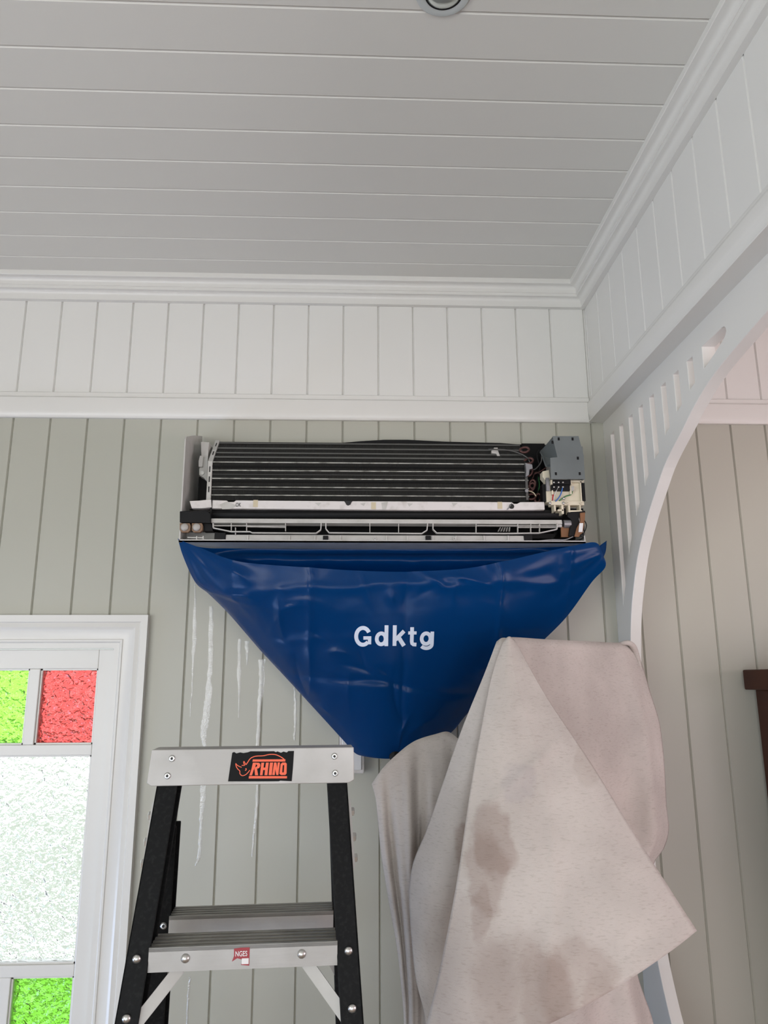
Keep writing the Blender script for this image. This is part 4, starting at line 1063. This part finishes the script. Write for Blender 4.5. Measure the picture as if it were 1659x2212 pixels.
clpart(coons(FT, FB, FL, FR, 60, 90, fdisp), 'folded_flap')
# fall over the right of the stand
RT = [at(1100, 1379, 1.555), at(1112, 1376.5, 1.57), at(1180, 1381, 1.66), at(1260, 1385, 1.78), at(1330, 1388.5, 1.87), at(1358, 1388, 1.91), at(1370, 1394, 1.93)]
RR = [at(*p) for p in ((1370, 1394, 1.93), (1388, 1440, 1.93), (1402, 1490, 1.92), (1422, 1560, 1.91), (1431, 1640, 1.90), (1438, 1740, 1.90), (1444, 1790, 1.89), (1432, 1832, 1.89), (1408, 1866, 1.88), (1385, 1960, 1.88), (1374, 2085, 1.88), (1411, 2212, 1.88))]
floor_ext(RR, .05)
RL = [at(1100, 1379, 1.555), at(1085, 1800, 1.575), at(1070, 2212, 1.58)]; floor_ext(RL)
RB = [RL[-1], Vector((.45, 1.70, .01)), Vector((.62, 1.76, .01)), RR[-1]]
def rdisp(u, v, p):
    t = min(1, v * 5)
    w = .016 * math.sin(u * 15 + 1.5 * v) * t * min(1, (1 - u) * 5) * (.35 + v) + .012 * nz(p, 4, 7) * t
    w += .018 * gauss(u - .86 + .10 * v, .05) * t * max(0, 1 - v * 1.6)
    return Vector((w * .5, -w, 0))
clpart(coons(RT, RB, RL, RR, 80, 110, rdisp), 'right_fall')
# twisted knot over the edge of the arch
kn = catmull([at(*p) for p in ((1335, 1392, 1.895), (1347, 1389, 1.885), (1358, 1389, 1.885), (1367, 1396, 1.90), (1374, 1412, 1.915), (1384, 1448, 1.92))], 24)
m = MB().tube(kn, [.004 + .004 * math.sin(math.pi * k / 23) for k in range(24)], 10); o = m.build('twisted_edge', M['canvas'], smooth=True); local(cl, o)
# fall at the left of the stand
LT = [at(1073, 1386, 1.56), at(1085, 1378, 1.553), at(1104, 1379, 1.55)]
LL = [at(*p) for p in ((1073, 1386, 1.56), (1046, 1458, 1.565), (1015, 1533, 1.57), (987, 1606, 1.58), (954, 1703, 1.59), (921, 1797, 1.60), (895, 1858, 1.605), (886, 1905, 1.61), (885, 1950, 1.61), (889, 2018, 1.605), (900, 2121, 1.60), (921, 2212, 1.59))]
floor_ext(LL, .02)
LRc = [at(1104, 1379, 1.55), at(1075, 1700, 1.545), at(1050, 1950, 1.54), at(1040, 2212, 1.535)]; floor_ext(LRc)
LB = [LL[-1], (LL[-1] + LRc[-1]) / 2 + Vector((0, -.03, 0)), LRc[-1]]
def ldisp(u, v, p):
    w = .020 * math.sin(u * 5.5 - .5) * min(1, v * 3) + .008 * nz(p, 5, 3) * min(1, v * 4)
    return Vector((0, -w, 0))
clpart(coons(LT, LB, LL, LRc, 50, 110, ldisp), 'left_fall')
# lower lobe further left
OT = [at(*p) for p in ((803, 1695, 1.70), (827, 1660, 1.70), (862, 1625, 1.71), (897, 1600, 1.72), (940, 1586, 1.73), (968, 1581, 1.735), (992, 1597, 1.72))]
OL = [at(*p) for p in ((803, 1695, 1.70), (812, 1726, 1.70), (817, 1773, 1.70), (824, 1844, 1.695), (841, 1952, 1.69), (858, 2046, 1.69), (867, 2126, 1.69), (874, 2212, 1.69))]
floor_ext(OL)
OR = [at(*p) for p in ((992, 1597, 1.72), (985, 1760, 1.66), (960, 1950, 1.66), (955, 2212, 1.66))]; floor_ext(OR)
OB = [OL[-1], (OL[-1] + OR[-1]) / 2, OR[-1]]
def odisp(u, v, p):
    w = (.020 * math.sin(u * 17 + 2.2 * v + 1) + .009 * math.sin(u * 31 - 3 * v)) * min(1, v * 9) * min(1, u * 6) * max(0, 1 - 2.4 * v) + .010 * nz(p, 6, 5) * min(1, v * 6)
    w -= .030 * (1 - min(1, u * 3)) * 0.3
    return Vector((0, -w, 0))
clpart(coons(OT, OB, OL, OR, 60, 110, odisp), 'left_lobe')

# ------------------------------------------------------------------ dark cabinet in the next room
pb = at(1605, 1447, 2.18)
cab = tag(empty('cabinet', (pb.x + .25, 2.0, 0)), 'dark brown timber cabinet against the far wall at the right edge', 'cabinet')
zt = at(1620, 1446.5, 2.15).z; zl = at(1612, 1490, 2.17).z
bx = at(1634, 1492, 2.18).x
def cp(m, name, **k): return local(cab, m.build(name, M['dark_wood'], **k))
cp(MB().box(pb.x, pb.x + .78, 1.72, 2.185, zl, zt), 'top_board', bevel=.004)
cp(MB().box(bx, pb.x + .74, 1.76, 2.185, 0.08, zl), 'body', bevel=.002)
for i in range(2):
    x0 = bx + .01 + i * .36
    d = cp(MB().box(x0, x0 + .35, 1.742, 1.762, .1, zl - .02), 'door', bevel=.003)
    mm = MB().lathe([(.006, 0), (.006, .015), (.013, .02), (.013, .028), (.004, .032)], (x0 + (.31 if i == 0 else .04), 1.742, 1.0), (0, -1, 0), 14).build('knob', M['steel'], smooth=True)
    local(cab, mm); mm.parent = d; mm.matrix_parent_inverse = (Matrix.Translation(cab.location) @ d.matrix_parent_inverse).inverted()
cp(MB().box(bx + .02, pb.x + .72, 1.78, 2.18, 0, .08), 'plinth')
